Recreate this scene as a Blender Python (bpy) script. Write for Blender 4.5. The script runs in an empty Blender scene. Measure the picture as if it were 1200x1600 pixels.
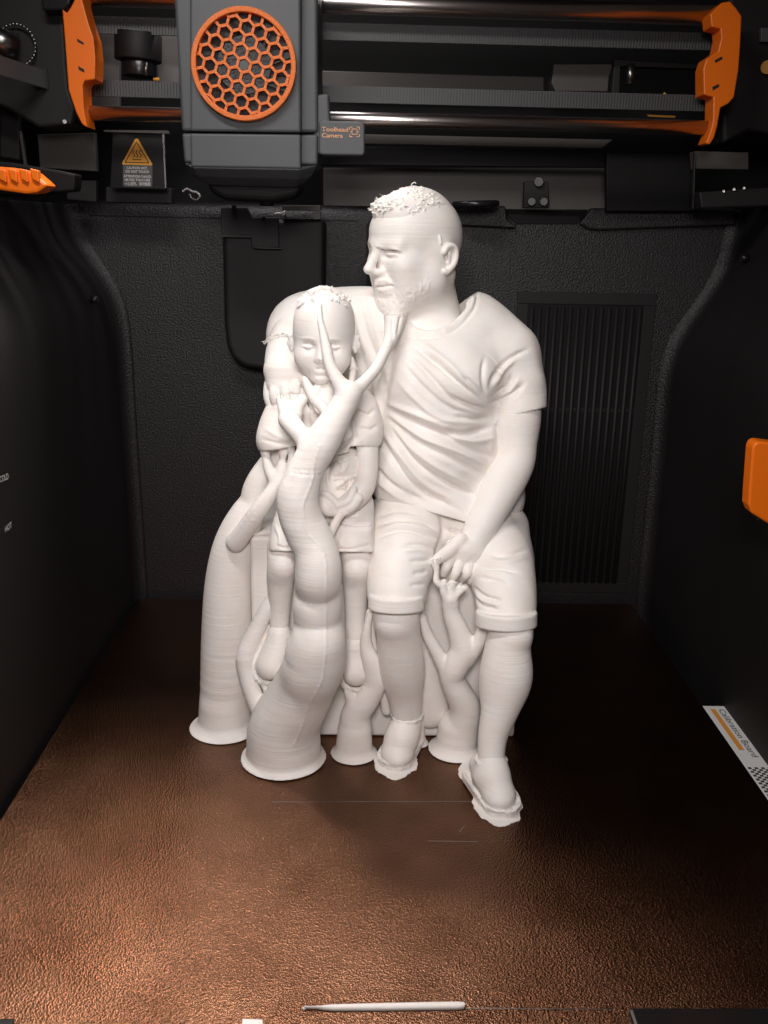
import bpy, bmesh, math, random
import numpy as np
from mathutils import Vector, Matrix

random.seed(7)
RNG = np.random.RandomState(7)
SC = bpy.context.scene
COL = SC.collection

# ------------------------------------------------------------------ camera
# one unit = 1 cm.  Plate centre is the origin, +Y goes away from the camera.
F = 1467.0                       # focal length in photo pixels (1200 x 1600)
CAM = Vector((-1.46, -43.0, 24.8))
yaw, pitch, roll = math.radians(1.29), math.radians(-16.95), 0.02
fw = Vector((math.sin(yaw) * math.cos(pitch), math.cos(yaw) * math.cos(pitch), math.sin(pitch)))
rt0 = Vector((math.cos(yaw), -math.sin(yaw), 0))
up0 = rt0.cross(fw)
RT = rt0 * math.cos(roll) + up0 * math.sin(roll)
UP = up0 * math.cos(roll) - rt0 * math.sin(roll)
cam_d = bpy.data.cameras.new('camera')
cam = bpy.data.objects.new('camera', cam_d)
COL.objects.link(cam)
m = Matrix((RT, UP, -fw)).transposed().to_4x4()
m.translation = CAM
cam.matrix_world = m
cam_d.sensor_fit = 'VERTICAL'
cam_d.sensor_height = 36.0
cam_d.lens = F / 1600 * 36.0
cam_d.clip_start = 0.5
cam_d.clip_end = 500
SC.camera = cam

# ------------------------------------------------------------------ world, exposure, lamps
w = bpy.data.worlds.new('World')
SC.world = w
w.use_nodes = True
w.node_tree.nodes['Background'].inputs[0].default_value = (1.0, 0.75, 0.62, 1)
w.node_tree.nodes['Background'].inputs[1].default_value = 0.02
SC.view_settings.view_transform = 'Standard'
SC.view_settings.look = 'None'
SC.view_settings.exposure = 0
SC.view_settings.gamma = 1
SC.cycles.use_denoising = True
SC.cycles.max_bounces = 8


def area(name, loc, target, sx, sy, power, color, spread=180):
    d = bpy.data.lights.new(name, 'AREA')
    d.shape = 'RECTANGLE'
    d.size = sx
    d.size_y = sy
    d.energy = power
    d.color = color
    d.spread = math.radians(spread)
    o = bpy.data.objects.new(name, d)
    COL.objects.link(o)
    o.location = loc
    o.rotation_euler = (Vector(target) - Vector(loc)).to_track_quat('-Z', 'Y').to_euler()
    return o


area('chamber_light_bar', (-9, -17, 45), (0, 1, 8), 16, 2.5, 5200, (1.0, 0.955, 0.92), 160)
area('chamber_light_side', (-17.5, -4, 36), (0, 0, 8), 2.0, 12, 100, (0.93, 0.94, 1.0), 150)
area('room_lamp', (-3, -50, 35), (0, 0, 11), 9, 9, 2500, (1.0, 0.92, 0.91), 70)
area('rear_light_bar', (-10, 8, 39.5), (-8, -19, 0), 12, 3.5, 2900, (1.0, 0.88, 0.84), 60)
area('back_wall_fill', (-9, 13.5, 39), (-9, 18, 8), 12, 1.0, 700, (1.0, 0.93, 0.95), 120)  # added unseen lamp, grazes the back wall so it fades downward


def ray(u, v):
    return (RT * ((u - 600) / F) + UP * (-(v - 800) / F) + fw)


def P(u, v, d):
    """world point seen at photo pixel (u, v) and lying d cm in front of the camera (along Y)"""
    r = ray(u, v)
    return CAM + r * (d / r.y)


def PX(u, v, x):
    r = ray(u, v)
    return CAM + r * ((x - CAM.x) / r.x)


def PZ(u, v, z):
    r = ray(u, v)
    return CAM + r * ((z - CAM.z) / r.z)


def S(u, v, d):
    """cm per photo pixel at that point"""
    r = ray(u, v)
    return (d / r.y) / F


RTn, UPn, FWn, CAMn = [np.array(a, dtype=np.float32) for a in (RT, UP, fw, CAM)]


def project(co):
    q = co - CAMn
    z = q @ FWn
    return 600 + F * (q @ RTn) / z, 800 - F * (q @ UPn) / z, z


# ------------------------------------------------------------------ tagging helpers
def tag(o, label=None, cat=None, group=None, kind=None):
    if label:
        o['label'] = label
    if cat:
        o['category'] = cat
    if group:
        o['group'] = group
    if kind:
        o['kind'] = kind
    return o


def empty(name, loc, label, cat, group=None):
    o = bpy.data.objects.new(name, None)
    COL.objects.link(o)
    o.location = loc
    o.empty_display_size = 1
    return tag(o, label, cat, group)


def link(name, me, mat=None, parent=None):
    o = bpy.data.objects.new(name, me)
    COL.objects.link(o)
    if mat and not me.materials:
        me.materials.append(mat)
    if parent:
        par(o, parent)
    return o


def par(o, p):
    o.parent = p
    M = Matrix.Identity(4)
    q = p
    while q:
        M = Matrix.Translation(q.location) @ q.rotation_euler.to_matrix().to_4x4() @ M if not q.parent else q.matrix_parent_inverse @ Matrix.Translation(q.location) @ M
        q = q.parent
    o.matrix_parent_inverse = M.inverted()
    return o


# ------------------------------------------------------------------ materials
def mat(name, color, rough=0.5, metal=0.0, spec=0.5, bump=None, coat=0.0, sss=0.0, ramp=None, bdist=0.02, zstretch=1.0, detail=4):
    m = bpy.data.materials.new(name)
    m.use_nodes = True
    nt = m.node_tree
    b = nt.nodes['Principled BSDF']
    b.inputs['Base Color'].default_value = (*color, 1)
    b.inputs['Roughness'].default_value = rough
    b.inputs['Metallic'].default_value = metal
    b.inputs['Specular IOR Level'].default_value = spec
    b.inputs['Coat Weight'].default_value = coat
    if sss:
        b.inputs['Subsurface Weight'].default_value = sss
        b.inputs['Subsurface Radius'].default_value = (0.35, 0.22, 0.13)
        b.inputs['Subsurface Scale'].default_value = 1.0
    if bump:
        sc, st = bump
        tc = nt.nodes.new('ShaderNodeNewGeometry')
        mp = nt.nodes.new('ShaderNodeMapping')
        mp.inputs['Scale'].default_value = (1, 1, zstretch)
        nt.links.new(tc.outputs['Position'], mp.inputs[0])
        n = nt.nodes.new('ShaderNodeTexNoise')
        n.inputs['Scale'].default_value = sc
        n.inputs['Detail'].default_value = detail
        nt.links.new(mp.outputs[0], n.inputs['Vector'])
        bp = nt.nodes.new('ShaderNodeBump')
        bp.inputs['Strength'].default_value = st
        bp.inputs['Distance'].default_value = bdist
        nt.links.new(n.outputs['Fac'], bp.inputs['Height'])
        nt.links.new(bp.outputs[0], b.inputs['Normal'])
        if ramp:
            r = nt.nodes.new('ShaderNodeValToRGB')
            r.color_ramp.elements[0].position = ramp[0][0]
            r.color_ramp.elements[0].color = (*ramp[0][1], 1)
            r.color_ramp.elements[1].position = ramp[1][0]
            r.color_ramp.elements[1].color = (*ramp[1][1], 1)
            nt.links.new(n.outputs['Fac'], r.inputs[0])
            nt.links.new(r.outputs[0], b.inputs['Base Color'])
    return m


def print_mat():
    """white printed plastic: fine horizontal layer lines and a slow banding in height"""
    m = bpy.data.materials.new('white_filament')
    m.use_nodes = True
    nt = m.node_tree
    N, L = nt.nodes, nt.links
    b = N['Principled BSDF']
    b.inputs['Roughness'].default_value = 0.52
    b.inputs['Specular IOR Level'].default_value = 0.35
    b.inputs['Subsurface Weight'].default_value = 0.15
    b.inputs['Subsurface Radius'].default_value = (0.14, 0.08, 0.05)
    b.inputs['Subsurface Scale'].default_value = 1.0
    g = N.new('ShaderNodeNewGeometry')
    sp = N.new('ShaderNodeSeparateXYZ')
    L.new(g.outputs['Position'], sp.inputs[0])
    cb = N.new('ShaderNodeCombineXYZ')
    sx = N.new('ShaderNodeMath'); sx.operation = 'MULTIPLY'; sx.inputs[1].default_value = 0.35
    sy = N.new('ShaderNodeMath'); sy.operation = 'MULTIPLY'; sy.inputs[1].default_value = 0.35
    sz = N.new('ShaderNodeMath'); sz.operation = 'MULTIPLY'; sz.inputs[1].default_value = 10.0
    L.new(sp.outputs['X'], sx.inputs[0]); L.new(sp.outputs['Y'], sy.inputs[0]); L.new(sp.outputs['Z'], sz.inputs[0])
    L.new(sx.outputs[0], cb.inputs[0]); L.new(sy.outputs[0], cb.inputs[1]); L.new(sz.outputs[0], cb.inputs[2])
    n1 = N.new('ShaderNodeTexNoise'); n1.inputs['Scale'].default_value = 1.0; n1.inputs['Detail'].default_value = 3.0
    L.new(cb.outputs[0], n1.inputs['Vector'])
    n2 = N.new('ShaderNodeTexNoise'); n2.inputs['Scale'].default_value = 1.1; n2.inputs['Detail'].default_value = 3.0
    L.new(g.outputs['Position'], n2.inputs['Vector'])
    r = N.new('ShaderNodeValToRGB')
    r.color_ramp.elements[0].position = 0.3; r.color_ramp.elements[0].color = (0.88, 0.83, 0.775, 1)
    r.color_ramp.elements[1].position = 0.7; r.color_ramp.elements[1].color = (0.90, 0.875, 0.845, 1)
    L.new(n2.outputs['Fac'], r.inputs[0])
    L.new(r.outputs[0], b.inputs['Base Color'])
    bp = N.new('ShaderNodeBump'); bp.inputs['Strength'].default_value = 0.6; bp.inputs['Distance'].default_value = 0.03
    L.new(n1.outputs['Fac'], bp.inputs['Height'])
    L.new(bp.outputs[0], b.inputs['Normal'])
    return m


def plate_mat():
    """textured PEI build plate: bronze metal, pebbled"""
    m = bpy.data.materials.new('textured_bronze_plate')
    m.use_nodes = True
    nt = m.node_tree
    N, L = nt.nodes, nt.links
    b = N['Principled BSDF']
    b.inputs['Metallic'].default_value = 1.0
    b.inputs['Roughness'].default_value = 0.25
    g = N.new('ShaderNodeNewGeometry')
    n = N.new('ShaderNodeTexNoise'); n.inputs['Scale'].default_value = 18; n.inputs['Detail'].default_value = 5.0
    n.inputs['Roughness'].default_value = 0.6
    L.new(g.outputs['Position'], n.inputs['Vector'])
    v = N.new('ShaderNodeTexVoronoi'); v.inputs['Scale'].default_value = 13
    L.new(g.outputs['Position'], v.inputs['Vector'])
    ad = N.new('ShaderNodeMath'); ad.operation = 'ADD'
    L.new(n.outputs['Fac'], ad.inputs[0]); L.new(v.outputs['Distance'], ad.inputs[1])
    bp = N.new('ShaderNodeBump'); bp.inputs['Strength'].default_value = 0.8; bp.inputs['Distance'].default_value = 0.026
    L.new(ad.outputs[0], bp.inputs['Height'])
    L.new(bp.outputs[0], b.inputs['Normal'])
    n2 = N.new('ShaderNodeTexNoise'); n2.inputs['Scale'].default_value = 0.35; n2.inputs['Detail'].default_value = 5.0
    L.new(g.outputs['Position'], n2.inputs['Vector'])
    r = N.new('ShaderNodeValToRGB')
    r.color_ramp.elements[0].position = 0.3; r.color_ramp.elements[0].color = (0.145, 0.068, 0.037, 1)
    r.color_ramp.elements[1].position = 0.75; r.color_ramp.elements[1].color = (0.225, 0.115, 0.066, 1)
    L.new(n2.outputs['Fac'], r.inputs[0])
    L.new(r.outputs[0], b.inputs['Base Color'])
    return m


M = {}
M['white'] = print_mat()
M['plate'] = plate_mat()
M['wall'] = mat('grained_black_plastic', (0.014, 0.0125, 0.013), 0.40, bump=(9, 1.0), bdist=0.06, spec=0.5, detail=4)
M['wall_s'] = mat('smooth_black_plastic', (0.008, 0.007, 0.007), 0.62, bump=(30, 0.3), bdist=0.01)
M['black'] = mat('matte_black', (0.004, 0.004, 0.004), 0.6, spec=0.3, bump=(20, .2))
M['gloss'] = mat('satin_black', (0.012, 0.012, 0.013), 0.28, bump=(3, .05))
M['grey'] = mat('grey_housing', (0.066, 0.072, 0.078), 0.5, bump=(40, 0.35), bdist=0.008)
M['panel'] = mat('dark_grey_panel', (0.085, 0.078, 0.072), 0.55, bump=(25, 0.2), bdist=0.01)
M['orange'] = mat('orange_plastic', (0.98, 0.19, 0.006), 0.38, bump=(14, 0.3), bdist=0.01)
M['orange_grain'] = mat('speckled_orange_plastic', (0.80, 0.18, 0.03), 0.3, bump=(16, 1.0), bdist=0.05)
M['chrome'] = mat('polished_steel', (0.72, 0.66, 0.64), 0.28, metal=1.0, bump=(2, .02))
M['belt'] = mat('black_rubber', (0.085, 0.085, 0.088), 0.5, bump=(30, .3), bdist=0.01)
M['yellow'] = mat('amber_sticker', (0.80, 0.36, 0.03), 0.5, bump=(30, .1))
M['ink'] = mat('black_ink', (0.01, 0.01, 0.01), 0.6, bump=(30, .1))
M['paper'] = mat('white_sticker', (0.86, 0.86, 0.85), 0.5, bump=(20, .1))
M['print_text'] = mat('white_print', (0.85, 0.85, 0.85), 0.6, bump=(20, .1))
M['orange_print'] = mat('pale_orange_print', (0.80, 0.40, 0.20), 0.6, bump=(20, .1))
M['board_orange'] = mat('orange_print', (0.85, 0.35, 0.06), 0.6, bump=(20, .1))
M['steel'] = mat('brushed_steel', (0.35, 0.34, 0.34), 0.3, metal=1.0, bump=(40, .3), bdist=.01)
# ------------------------------------------------------------------ distance-field sculpting
class Sculpt:
    def __init__(s, lo, hi, h):
        s.h = h
        s.lo = np.array(lo, dtype=np.float32)
        s.n = [int(math.ceil((hi[i] - lo[i]) / h)) + 1 for i in range(3)]
        s.D = np.full(s.n, 5.0, dtype=np.float32)
        s.ax = [s.lo[i] + h * np.arange(s.n[i], dtype=np.float32) for i in range(3)]

    def _sub(s, lo, hi, m):
        sl = []
        for i in range(3):
            a = int(math.floor((lo[i] - m - s.lo[i]) / s.h))
            b = int(math.ceil((hi[i] + m - s.lo[i]) / s.h)) + 1
            a = max(a, 0); b = min(b, s.n[i])
            if b <= a:
                return None
            sl.append(slice(a, b))
        X = s.ax[0][sl[0]][:, None, None]
        Y = s.ax[1][sl[1]][None, :, None]
        Z = s.ax[2][sl[2]][None, None, :]
        return tuple(sl), X, Y, Z

    def _put(s, sl, d, k, cut):
        A = s.D[sl]
        if cut:
            a, b = -A, d
        else:
            a, b = A, d
        m_ = np.minimum(a, b)
        if k > 0:
            hh = np.maximum(k - np.abs(a - b), 0) / k
            m_ = m_ - hh * hh * (k * 0.25)
        s.D[sl] = -m_ if cut else m_

    def cone(s, a, b, ra, rb, k=0.2, cut=False, sq=None):
        a = np.array(a, dtype=np.float32); b = np.array(b, dtype=np.float32)
        R = max(ra, rb)
        q = s._sub(np.minimum(a, b) - R, np.maximum(a, b) + R, k + 3 * s.h)
        if q is None:
            return
        sl, X, Y, Z = q
        ab = b - a
        L2 = float(ab @ ab) + 1e-9
        t = ((X - a[0]) * ab[0] + (Y - a[1]) * ab[1] + (Z - a[2]) * ab[2]) / L2
        t = np.clip(t, 0, 1)
        dx = X - a[0] - t * ab[0]; dy = Y - a[1] - t * ab[1]; dz = Z - a[2] - t * ab[2]
        if sq is not None:      # squash along world Y
            dy = dy / sq
        d = np.sqrt(dx * dx + dy * dy + dz * dz) - (ra + (rb - ra) * t)
        s._put(sl, d, k, cut)

    def poly(s, W, k, cut, sq):
        """hard union of many short cones, then one soft union with the rest"""
        lo = np.min([w_[0] - w_[1] for w_ in W], 0); hi = np.max([w_[0] + w_[1] for w_ in W], 0)
        q = s._sub(lo, hi, k + 3 * s.h)
        if q is None:
            return
        sl = q[0]
        T = np.full(tuple(x.stop - x.start for x in sl), 5.0, dtype=np.float32)
        keep, off = s.D, [x.start for x in sl]
        sub = Sculpt.__new__(Sculpt)
        sub.h = s.h; sub.D = T; sub.n = list(T.shape)
        sub.lo = s.lo + np.array(off, dtype=np.float32) * s.h
        sub.ax = [s.ax[i][sl[i]] for i in range(3)]
        for (a, ra), (b, rb) in zip(W[:-1], W[1:]):
            sub.cone(a, b, ra, rb, max(k * .4, .02), False, sq)
        s._put(sl, T, k, cut)

    def ell(s, c, r, rot=None, k=0.2, cut=False):
        c = np.array(c, dtype=np.float32)
        Rm = np.array(rot if rot is not None else np.eye(3), dtype=np.float32)   # columns = local axes
        R = max(r)
        ext = np.sqrt(sum((Rm[:, i] * r[i]) ** 2 for i in range(3)))
        q = s._sub(c - ext, c + ext, k + 3 * s.h)
        if q is None:
            return
        sl, X, Y, Z = q
        x, y, z = X - c[0], Y - c[1], Z - c[2]
        k0 = 0; k1 = 0
        for i in range(3):
            p = (x * Rm[0, i] + y * Rm[1, i] + z * Rm[2, i]) / r[i]
            k0 = k0 + p * p
            k1 = k1 + (p / r[i]) ** 2
        k0 = np.sqrt(k0); k1 = np.sqrt(k1) + 1e-6
        s._put(sl, k0 * (k0 - 1) / k1, k, cut)

    def box(s, c, hf, rot=None, rad=0.1, k=0.1, cut=False):
        c = np.array(c, dtype=np.float32)
        Rm = np.array(rot if rot is not None else np.eye(3), dtype=np.float32)
        ext = sum(np.abs(Rm[:, i]) * hf[i] for i in range(3))
        q = s._sub(c - ext, c + ext, k + 3 * s.h)
        if q is None:
            return
        sl, X, Y, Z = q
        x, y, z = X - c[0], Y - c[1], Z - c[2]
        out = 0; mx = None
        for i in range(3):
            p = np.abs(x * Rm[0, i] + y * Rm[1, i] + z * Rm[2, i]) - (hf[i] - rad)
            out = out + np.maximum(p, 0) ** 2
            mx = p if mx is None else np.maximum(mx, p)
        s._put(sl, np.sqrt(out) + np.minimum(mx, 0) - rad, k, cut)

    def cyl(s, c, axis, r, hh, rad=.08, k=.05, cut=False, ey=1.0):
        """rounded cylinder, half height hh"""
        a = np.array(axis, dtype=np.float32); a = a / np.linalg.norm(a)
        c = np.array(c, dtype=np.float32); R = math.hypot(r, hh)
        q = s._sub(c - R, c + R, k + 3 * s.h)
        sl, X, Y, Z = q
        x, y, z = X - c[0], Y - c[1], Z - c[2]
        t = x * a[0] + y * a[1] + z * a[2]
        px, py, pz = x - t * a[0], (y - t * a[1]) / ey, z - t * a[2]
        e1 = np.sqrt(px * px + py * py + pz * pz) - (r - rad)
        e2 = np.abs(t) - (hh - rad)
        s._put(sl, np.sqrt(np.maximum(e1, 0) ** 2 + np.maximum(e2, 0) ** 2) + np.minimum(np.maximum(e1, e2), 0) - rad, k, cut)

    def surf(s, u, v, d0, d1):
        """distance at which the ray through photo pixel (u, v) first meets the sculpted surface"""
        for d in np.arange(d0, d1, s.h * .5):
            p = (np.array(P(u, v, float(d))) - s.lo) / s.h
            i = np.round(p).astype(int)
            if (i < 0).any() or any(i[q] >= s.n[q] for q in range(3)):
                continue
            if s.D[i[0], i[1], i[2]] < 0:
                return float(d)
        return None

    def pixcut(s, a, b, sign, u0, v0, u1, v1, d0, d1):
        """trim along the plane through the camera and the photo line a-b (keeps the side above when sign=1)"""
        ra, rb = ray(*a), ray(*b)
        n = ra.cross(rb).normalized()
        if n.z > 0: n = -n
        n = n * sign
        c = [P(u, v, d) for u in (u0, u1) for v in (v0, v1) for d in (d0, d1)]
        lo = [min(q[i] for q in c) for i in range(3)]; hi = [max(q[i] for q in c) for i in range(3)]
        q = s._sub(lo, hi, 0)
        if q is None: return
        sl, X, Y, Z = q
        d = (X - CAM.x) * n.x + (Y - CAM.y) * n.y + (Z - CAM.z) * n.z
        s.D[sl] = np.maximum(s.D[sl], d.astype(np.float32))

    def half(s, p, n, k=0.05):
        """keep only the side of the plane the normal points away from"""
        p = np.array(p, dtype=np.float32); n = np.array(n, dtype=np.float32); n = n / np.linalg.norm(n)
        d = (s.ax[0][:, None, None] - p[0]) * n[0] + (s.ax[1][None, :, None] - p[1]) * n[1] + (s.ax[2][None, None, :] - p[2]) * n[2]
        s.D = np.maximum(s.D, d.astype(np.float32))

    # ---- the same in photo pixels + distance -------------------------------------------
    def chain(s, pts, k=0.2, cut=False, sq=None, n=5):
        """pts: (u, v, d, radius in px), joined by a smooth curve"""
        if len(pts) > 2:
            p = [pts[0]] + list(pts) + [pts[-1]]
            out = []
            for i in range(1, len(p) - 2):
                for j in range(n):
                    t = j / n
                    out.append(tuple(0.5 * ((2 * p[i][c]) + (-p[i - 1][c] + p[i + 1][c]) * t + (2 * p[i - 1][c] - 5 * p[i][c] + 4 * p[i + 1][c] - p[i + 2][c]) * t * t + (-p[i - 1][c] + 3 * p[i][c] - 3 * p[i + 1][c] + p[i + 2][c]) * t ** 3) for c in range(4)))
            out.append(pts[-1])
            W = [(np.array(P(u, v, d), dtype=np.float32), r * S(u, v, d)) for u, v, d, r in out]
            s.poly(W, k, cut, sq)
            return
        W = [(np.array(P(u, v, d)), r * S(u, v, d)) for u, v, d, r in pts]
        if len(W) == 1:
            W = W * 2
        for (a, ra), (b, rb) in zip(W[:-1], W[1:]):
            s.cone(a, b, ra, rb, k, cut, sq)

    def pell(s, u, v, d, rx, rz, ry, tilt=0, k=0.2, cut=False, lean=0, turn=0):
        sc = S(u, v, d)
        R = Matrix.Rotation(math.radians(turn), 3, 'Z') @ Matrix.Rotation(math.radians(tilt), 3, 'Y') @ Matrix.Rotation(math.radians(lean), 3, 'X')
        s.ell(P(u, v, d), (rx * sc, ry, rz * sc), R, k, cut)

    def mesh(s, disp=None, smooth=0):
        D = s.D
        I = D < 0
        nx, ny, nz = D.shape
        c = np.zeros((nx - 1, ny - 1, nz - 1), dtype=np.uint8)
        for i in (0, 1):
            for j in (0, 1):
                for l in (0, 1):
                    c += I[i:nx - 1 + i, j:ny - 1 + j, l:nz - 1 + l]
        act = np.argwhere((c > 0) & (c < 8)).astype(np.int32)
        idx = np.full(c.shape, -1, dtype=np.int32)
        idx[act[:, 0], act[:, 1], act[:, 2]] = np.arange(len(act), dtype=np.int32)
        del c
        corner = [(i, j, l) for i in (0, 1) for j in (0, 1) for l in (0, 1)]
        V = np.stack([D[act[:, 0] + i, act[:, 1] + j, act[:, 2] + l] for i, j, l in corner], 1)
        pos = np.zeros((len(act), 3), dtype=np.float32)
        cnt = np.zeros(len(act), dtype=np.float32)
        for a in range(8):
            for b in range(a + 1, 8):
                ca, cb = corner[a], corner[b]
                if sum(abs(ca[q] - cb[q]) for q in range(3)) != 1:
                    continue
                va, vb = V[:, a], V[:, b]
                mk = (va < 0) != (vb < 0)
                t = np.where(mk, va / np.where(mk, va - vb, 1), 0)
                for q in range(3):
                    pos[:, q] += np.where(mk, ca[q] + t * (cb[q] - ca[q]), 0)
                cnt += mk
        pos = pos / cnt[:, None] + act
        co = s.lo + pos * s.h
        quads = []
        for ax in range(3):
            o1, o2 = (ax + 1) % 3, (ax + 2) % 3
            sa = [slice(None)] * 3; sb = [slice(None)] * 3
            sa[ax] = slice(0, -1); sb[ax] = slice(1, None)
            for o in (o1, o2):
                sa[o] = slice(1, -1); sb[o] = slice(1, -1)
            A, B = I[tuple(sa)], I[tuple(sb)]
            e = np.argwhere(A != B)
            if not len(e):
                continue
            flip = A[e[:, 0], e[:, 1], e[:, 2]]
            base = e.copy()
            base[:, o1] += 1; base[:, o2] += 1      # grid coordinates of the edge start
            q = []
            for d1, d2 in ((-1, -1), (0, -1), (0, 0), (-1, 0)):
                p = base.copy(); p[:, o1] += d1; p[:, o2] += d2
                q.append(idx[p[:, 0], p[:, 1], p[:, 2]])
            q = np.stack(q, 1)
            q[~flip] = q[~flip][:, ::-1]
            quads.append(q)
        quads = np.concatenate(quads)
        if disp:
            for _ in range(1):
                nrm = vnormals(co, quads)
                co = co + nrm * disp(co, nrm)[:, None]
        return co, quads


def vnormals(co, q):
    a = co[q[:, 2]] - co[q[:, 0]]
    b = co[q[:, 3]] - co[q[:, 1]]
    fn = np.cross(a, b)
    n = np.zeros_like(co)
    for j in range(3):
        acc = np.zeros(len(co))
        for i in range(4):
            acc += np.bincount(q[:, i], fn[:, j], len(co))
        n[:, j] = acc
    return (n / (np.linalg.norm(n, axis=1)[:, None] + 1e-12)).astype(np.float32)


def to_mesh(name, co, quads, material, smooth=True):
    me = bpy.data.meshes.new(name)
    nv, nf = len(co), len(quads)
    me.vertices.add(nv)
    me.vertices.foreach_set('co', co.astype(np.float32).ravel())
    me.loops.add(nf * 4)
    me.loops.foreach_set('vertex_index', quads.astype(np.int32).ravel())
    me.polygons.add(nf)
    me.polygons.foreach_set('loop_start', np.arange(0, nf * 4, 4, dtype=np.int32))
    me.polygons.foreach_set('use_smooth', np.ones(nf, dtype=bool))
    me.update(calc_edges=True)
    me.materials.append(material)
    return me


def seg_dist(U, V, pts):
    """distance in px to a polyline, and the position along it (0..1)"""
    best = np.full(U.shape, 1e9, dtype=np.float32)
    tt = np.zeros_like(best)
    L = [math.hypot(b[0] - a[0], b[1] - a[1]) for a, b in zip(pts[:-1], pts[1:])]
    tot = sum(L); acc = 0
    for (a, b), l in zip(zip(pts[:-1], pts[1:]), L):
        ax, ay = a; bx, by = b
        t = np.clip(((U - ax) * (bx - ax) + (V - ay) * (by - ay)) / (l * l + 1e-9), 0, 1)
        d = np.hypot(U - ax - t * (bx - ax), V - ay - t * (by - ay))
        m_ = d < best
        best = np.where(m_, d, best)
        tt = np.where(m_, (acc + t * l) / tot, tt)
        acc += l
    return best, tt


def smooth_line(pts, n=6):
    if len(pts) < 3:
        return pts
    out = []
    p = [pts[0]] + list(pts) + [pts[-1]]
    for i in range(1, len(p) - 2):
        for j in range(n):
            t = j / n
            out.append(tuple(0.5 * ((2 * p[i][c]) + (-p[i - 1][c] + p[i + 1][c]) * t + (2 * p[i - 1][c] - 5 * p[i][c] + 4 * p[i + 1][c] - p[i + 2][c]) * t * t + (-p[i - 1][c] + 3 * p[i][c] - 3 * p[i + 1][c] + p[i + 2][c]) * t ** 3) for c in (0, 1)))
    out.append(pts[-1])
    return out


def inside(U, V, poly):
    r = np.zeros(U.shape, dtype=bool)
    n = len(poly)
    for i in range(n):
        (x0, y0), (x1, y1) = poly[i], poly[(i + 1) % n]
        c = ((y0 > V) != (y1 > V)) & (U < (x1 - x0) * (V - y0) / (y1 - y0 + 1e-9) + x0)
        r ^= c
    return r


def carve(strokes, noise=None, press=None):
    """strokes: (polyline px, width px, height cm, end taper)  positive = ridge, negative = crease.
    They are pressed into the front of a sculpted surface."""
    st = []
    for pl, wd, am, *tp in strokes:
        pl = smooth_line(pl)
        st.append((pl, wd * .9, am * 1.5, tp[0] if tp else 1))

    def f(co, nrm):
        U, V, Z = project(co)
        view = CAMn - co
        view /= np.linalg.norm(view, axis=1)[:, None]
        face = np.clip((np.sum(view * nrm, 1) - 0.02) * 3.0, 0, 1)
        out = np.zeros(len(co), dtype=np.float32)
        for pl, wd, am, tp in st:
            xs = [p[0] for p in pl]; ys = [p[1] for p in pl]
            mg = wd * 2.6
            mk = (U > min(xs) - mg) & (U < max(xs) + mg) & (V > min(ys) - mg) & (V < max(ys) + mg)
            if not mk.any():
                continue
            ii = np.nonzero(mk)[0]
            d, t = seg_dist(U[ii], V[ii], pl)
            prof = np.exp(-(d / wd) ** 2)
            if tp:
                prof = prof * np.clip(np.minimum(t, 1 - t) * 4 + 0.15, 0, 1)
            out[ii] += am * prof
        out *= face
        if noise:
            out += noise(co, U, V) * face
        if press:
            for poly, dep, soft in press:
                xs = [p[0] for p in poly]; ys = [p[1] for p in poly]
                ii = np.nonzero((U > min(xs)) & (U < max(xs)) & (V > min(ys)) & (V < max(ys)))[0]
                if not len(ii): continue
                ins = inside(U[ii], V[ii], poly)
                d, _ = seg_dist(U[ii], V[ii], list(poly) + [poly[0]])
                out[ii] -= dep * np.where(ins, np.clip(d / soft, 0, 1), 0) * (face[ii] > 0)
        return out
    return f


def vnoise(co, sc, seed=0):
    """cheap smooth value noise"""
    p = co * sc + seed * 17.3
    i = np.floor(p).astype(np.int64)
    f = (p - i).astype(np.float32)
    f = f * f * (3 - 2 * f)
    r = 0
    for a in (0, 1):
        for b in (0, 1):
            for c in (0, 1):
                h = (i[:, 0] + a) * 374761393 + (i[:, 1] + b) * 668265263 + (i[:, 2] + c) * 2147483647
                h = (h ^ (h >> 13)) * 1274126177
                h = ((h ^ (h >> 16)) & 0xffff) / 65535.0 - 0.5
                wgt = (f[:, 0] if a else 1 - f[:, 0]) * (f[:, 1] if b else 1 - f[:, 1]) * (f[:, 2] if c else 1 - f[:, 2])
                r = r + h * wgt
    return r.astype(np.float32)
# ------------------------------------------------------------------ the printed figurine
WM = M['white']
fig = empty('printed_figurine', (0.3, 1.5, 0),
            'white 3D-printed figurine of a seated bearded man hugging a child, still on its tree supports', 'figurine')


def part(name, sc, parent, disp=None, material=None):
    co, q = sc.mesh(disp)
    me = to_mesh(name, co, q, material or WM)
    return link(name, me, None, parent)


def Bx(u0, v0, u1, v1, d0, d1):
    """world bounds of a pixel window between two distances"""
    c = [P(u, v, d) for u in (u0, u1) for v in (v0, v1) for d in (d0, d1)]
    return [min(p[i] for p in c) for i in range(3)], [max(p[i] for p in c) for i in range(3)]


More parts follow.
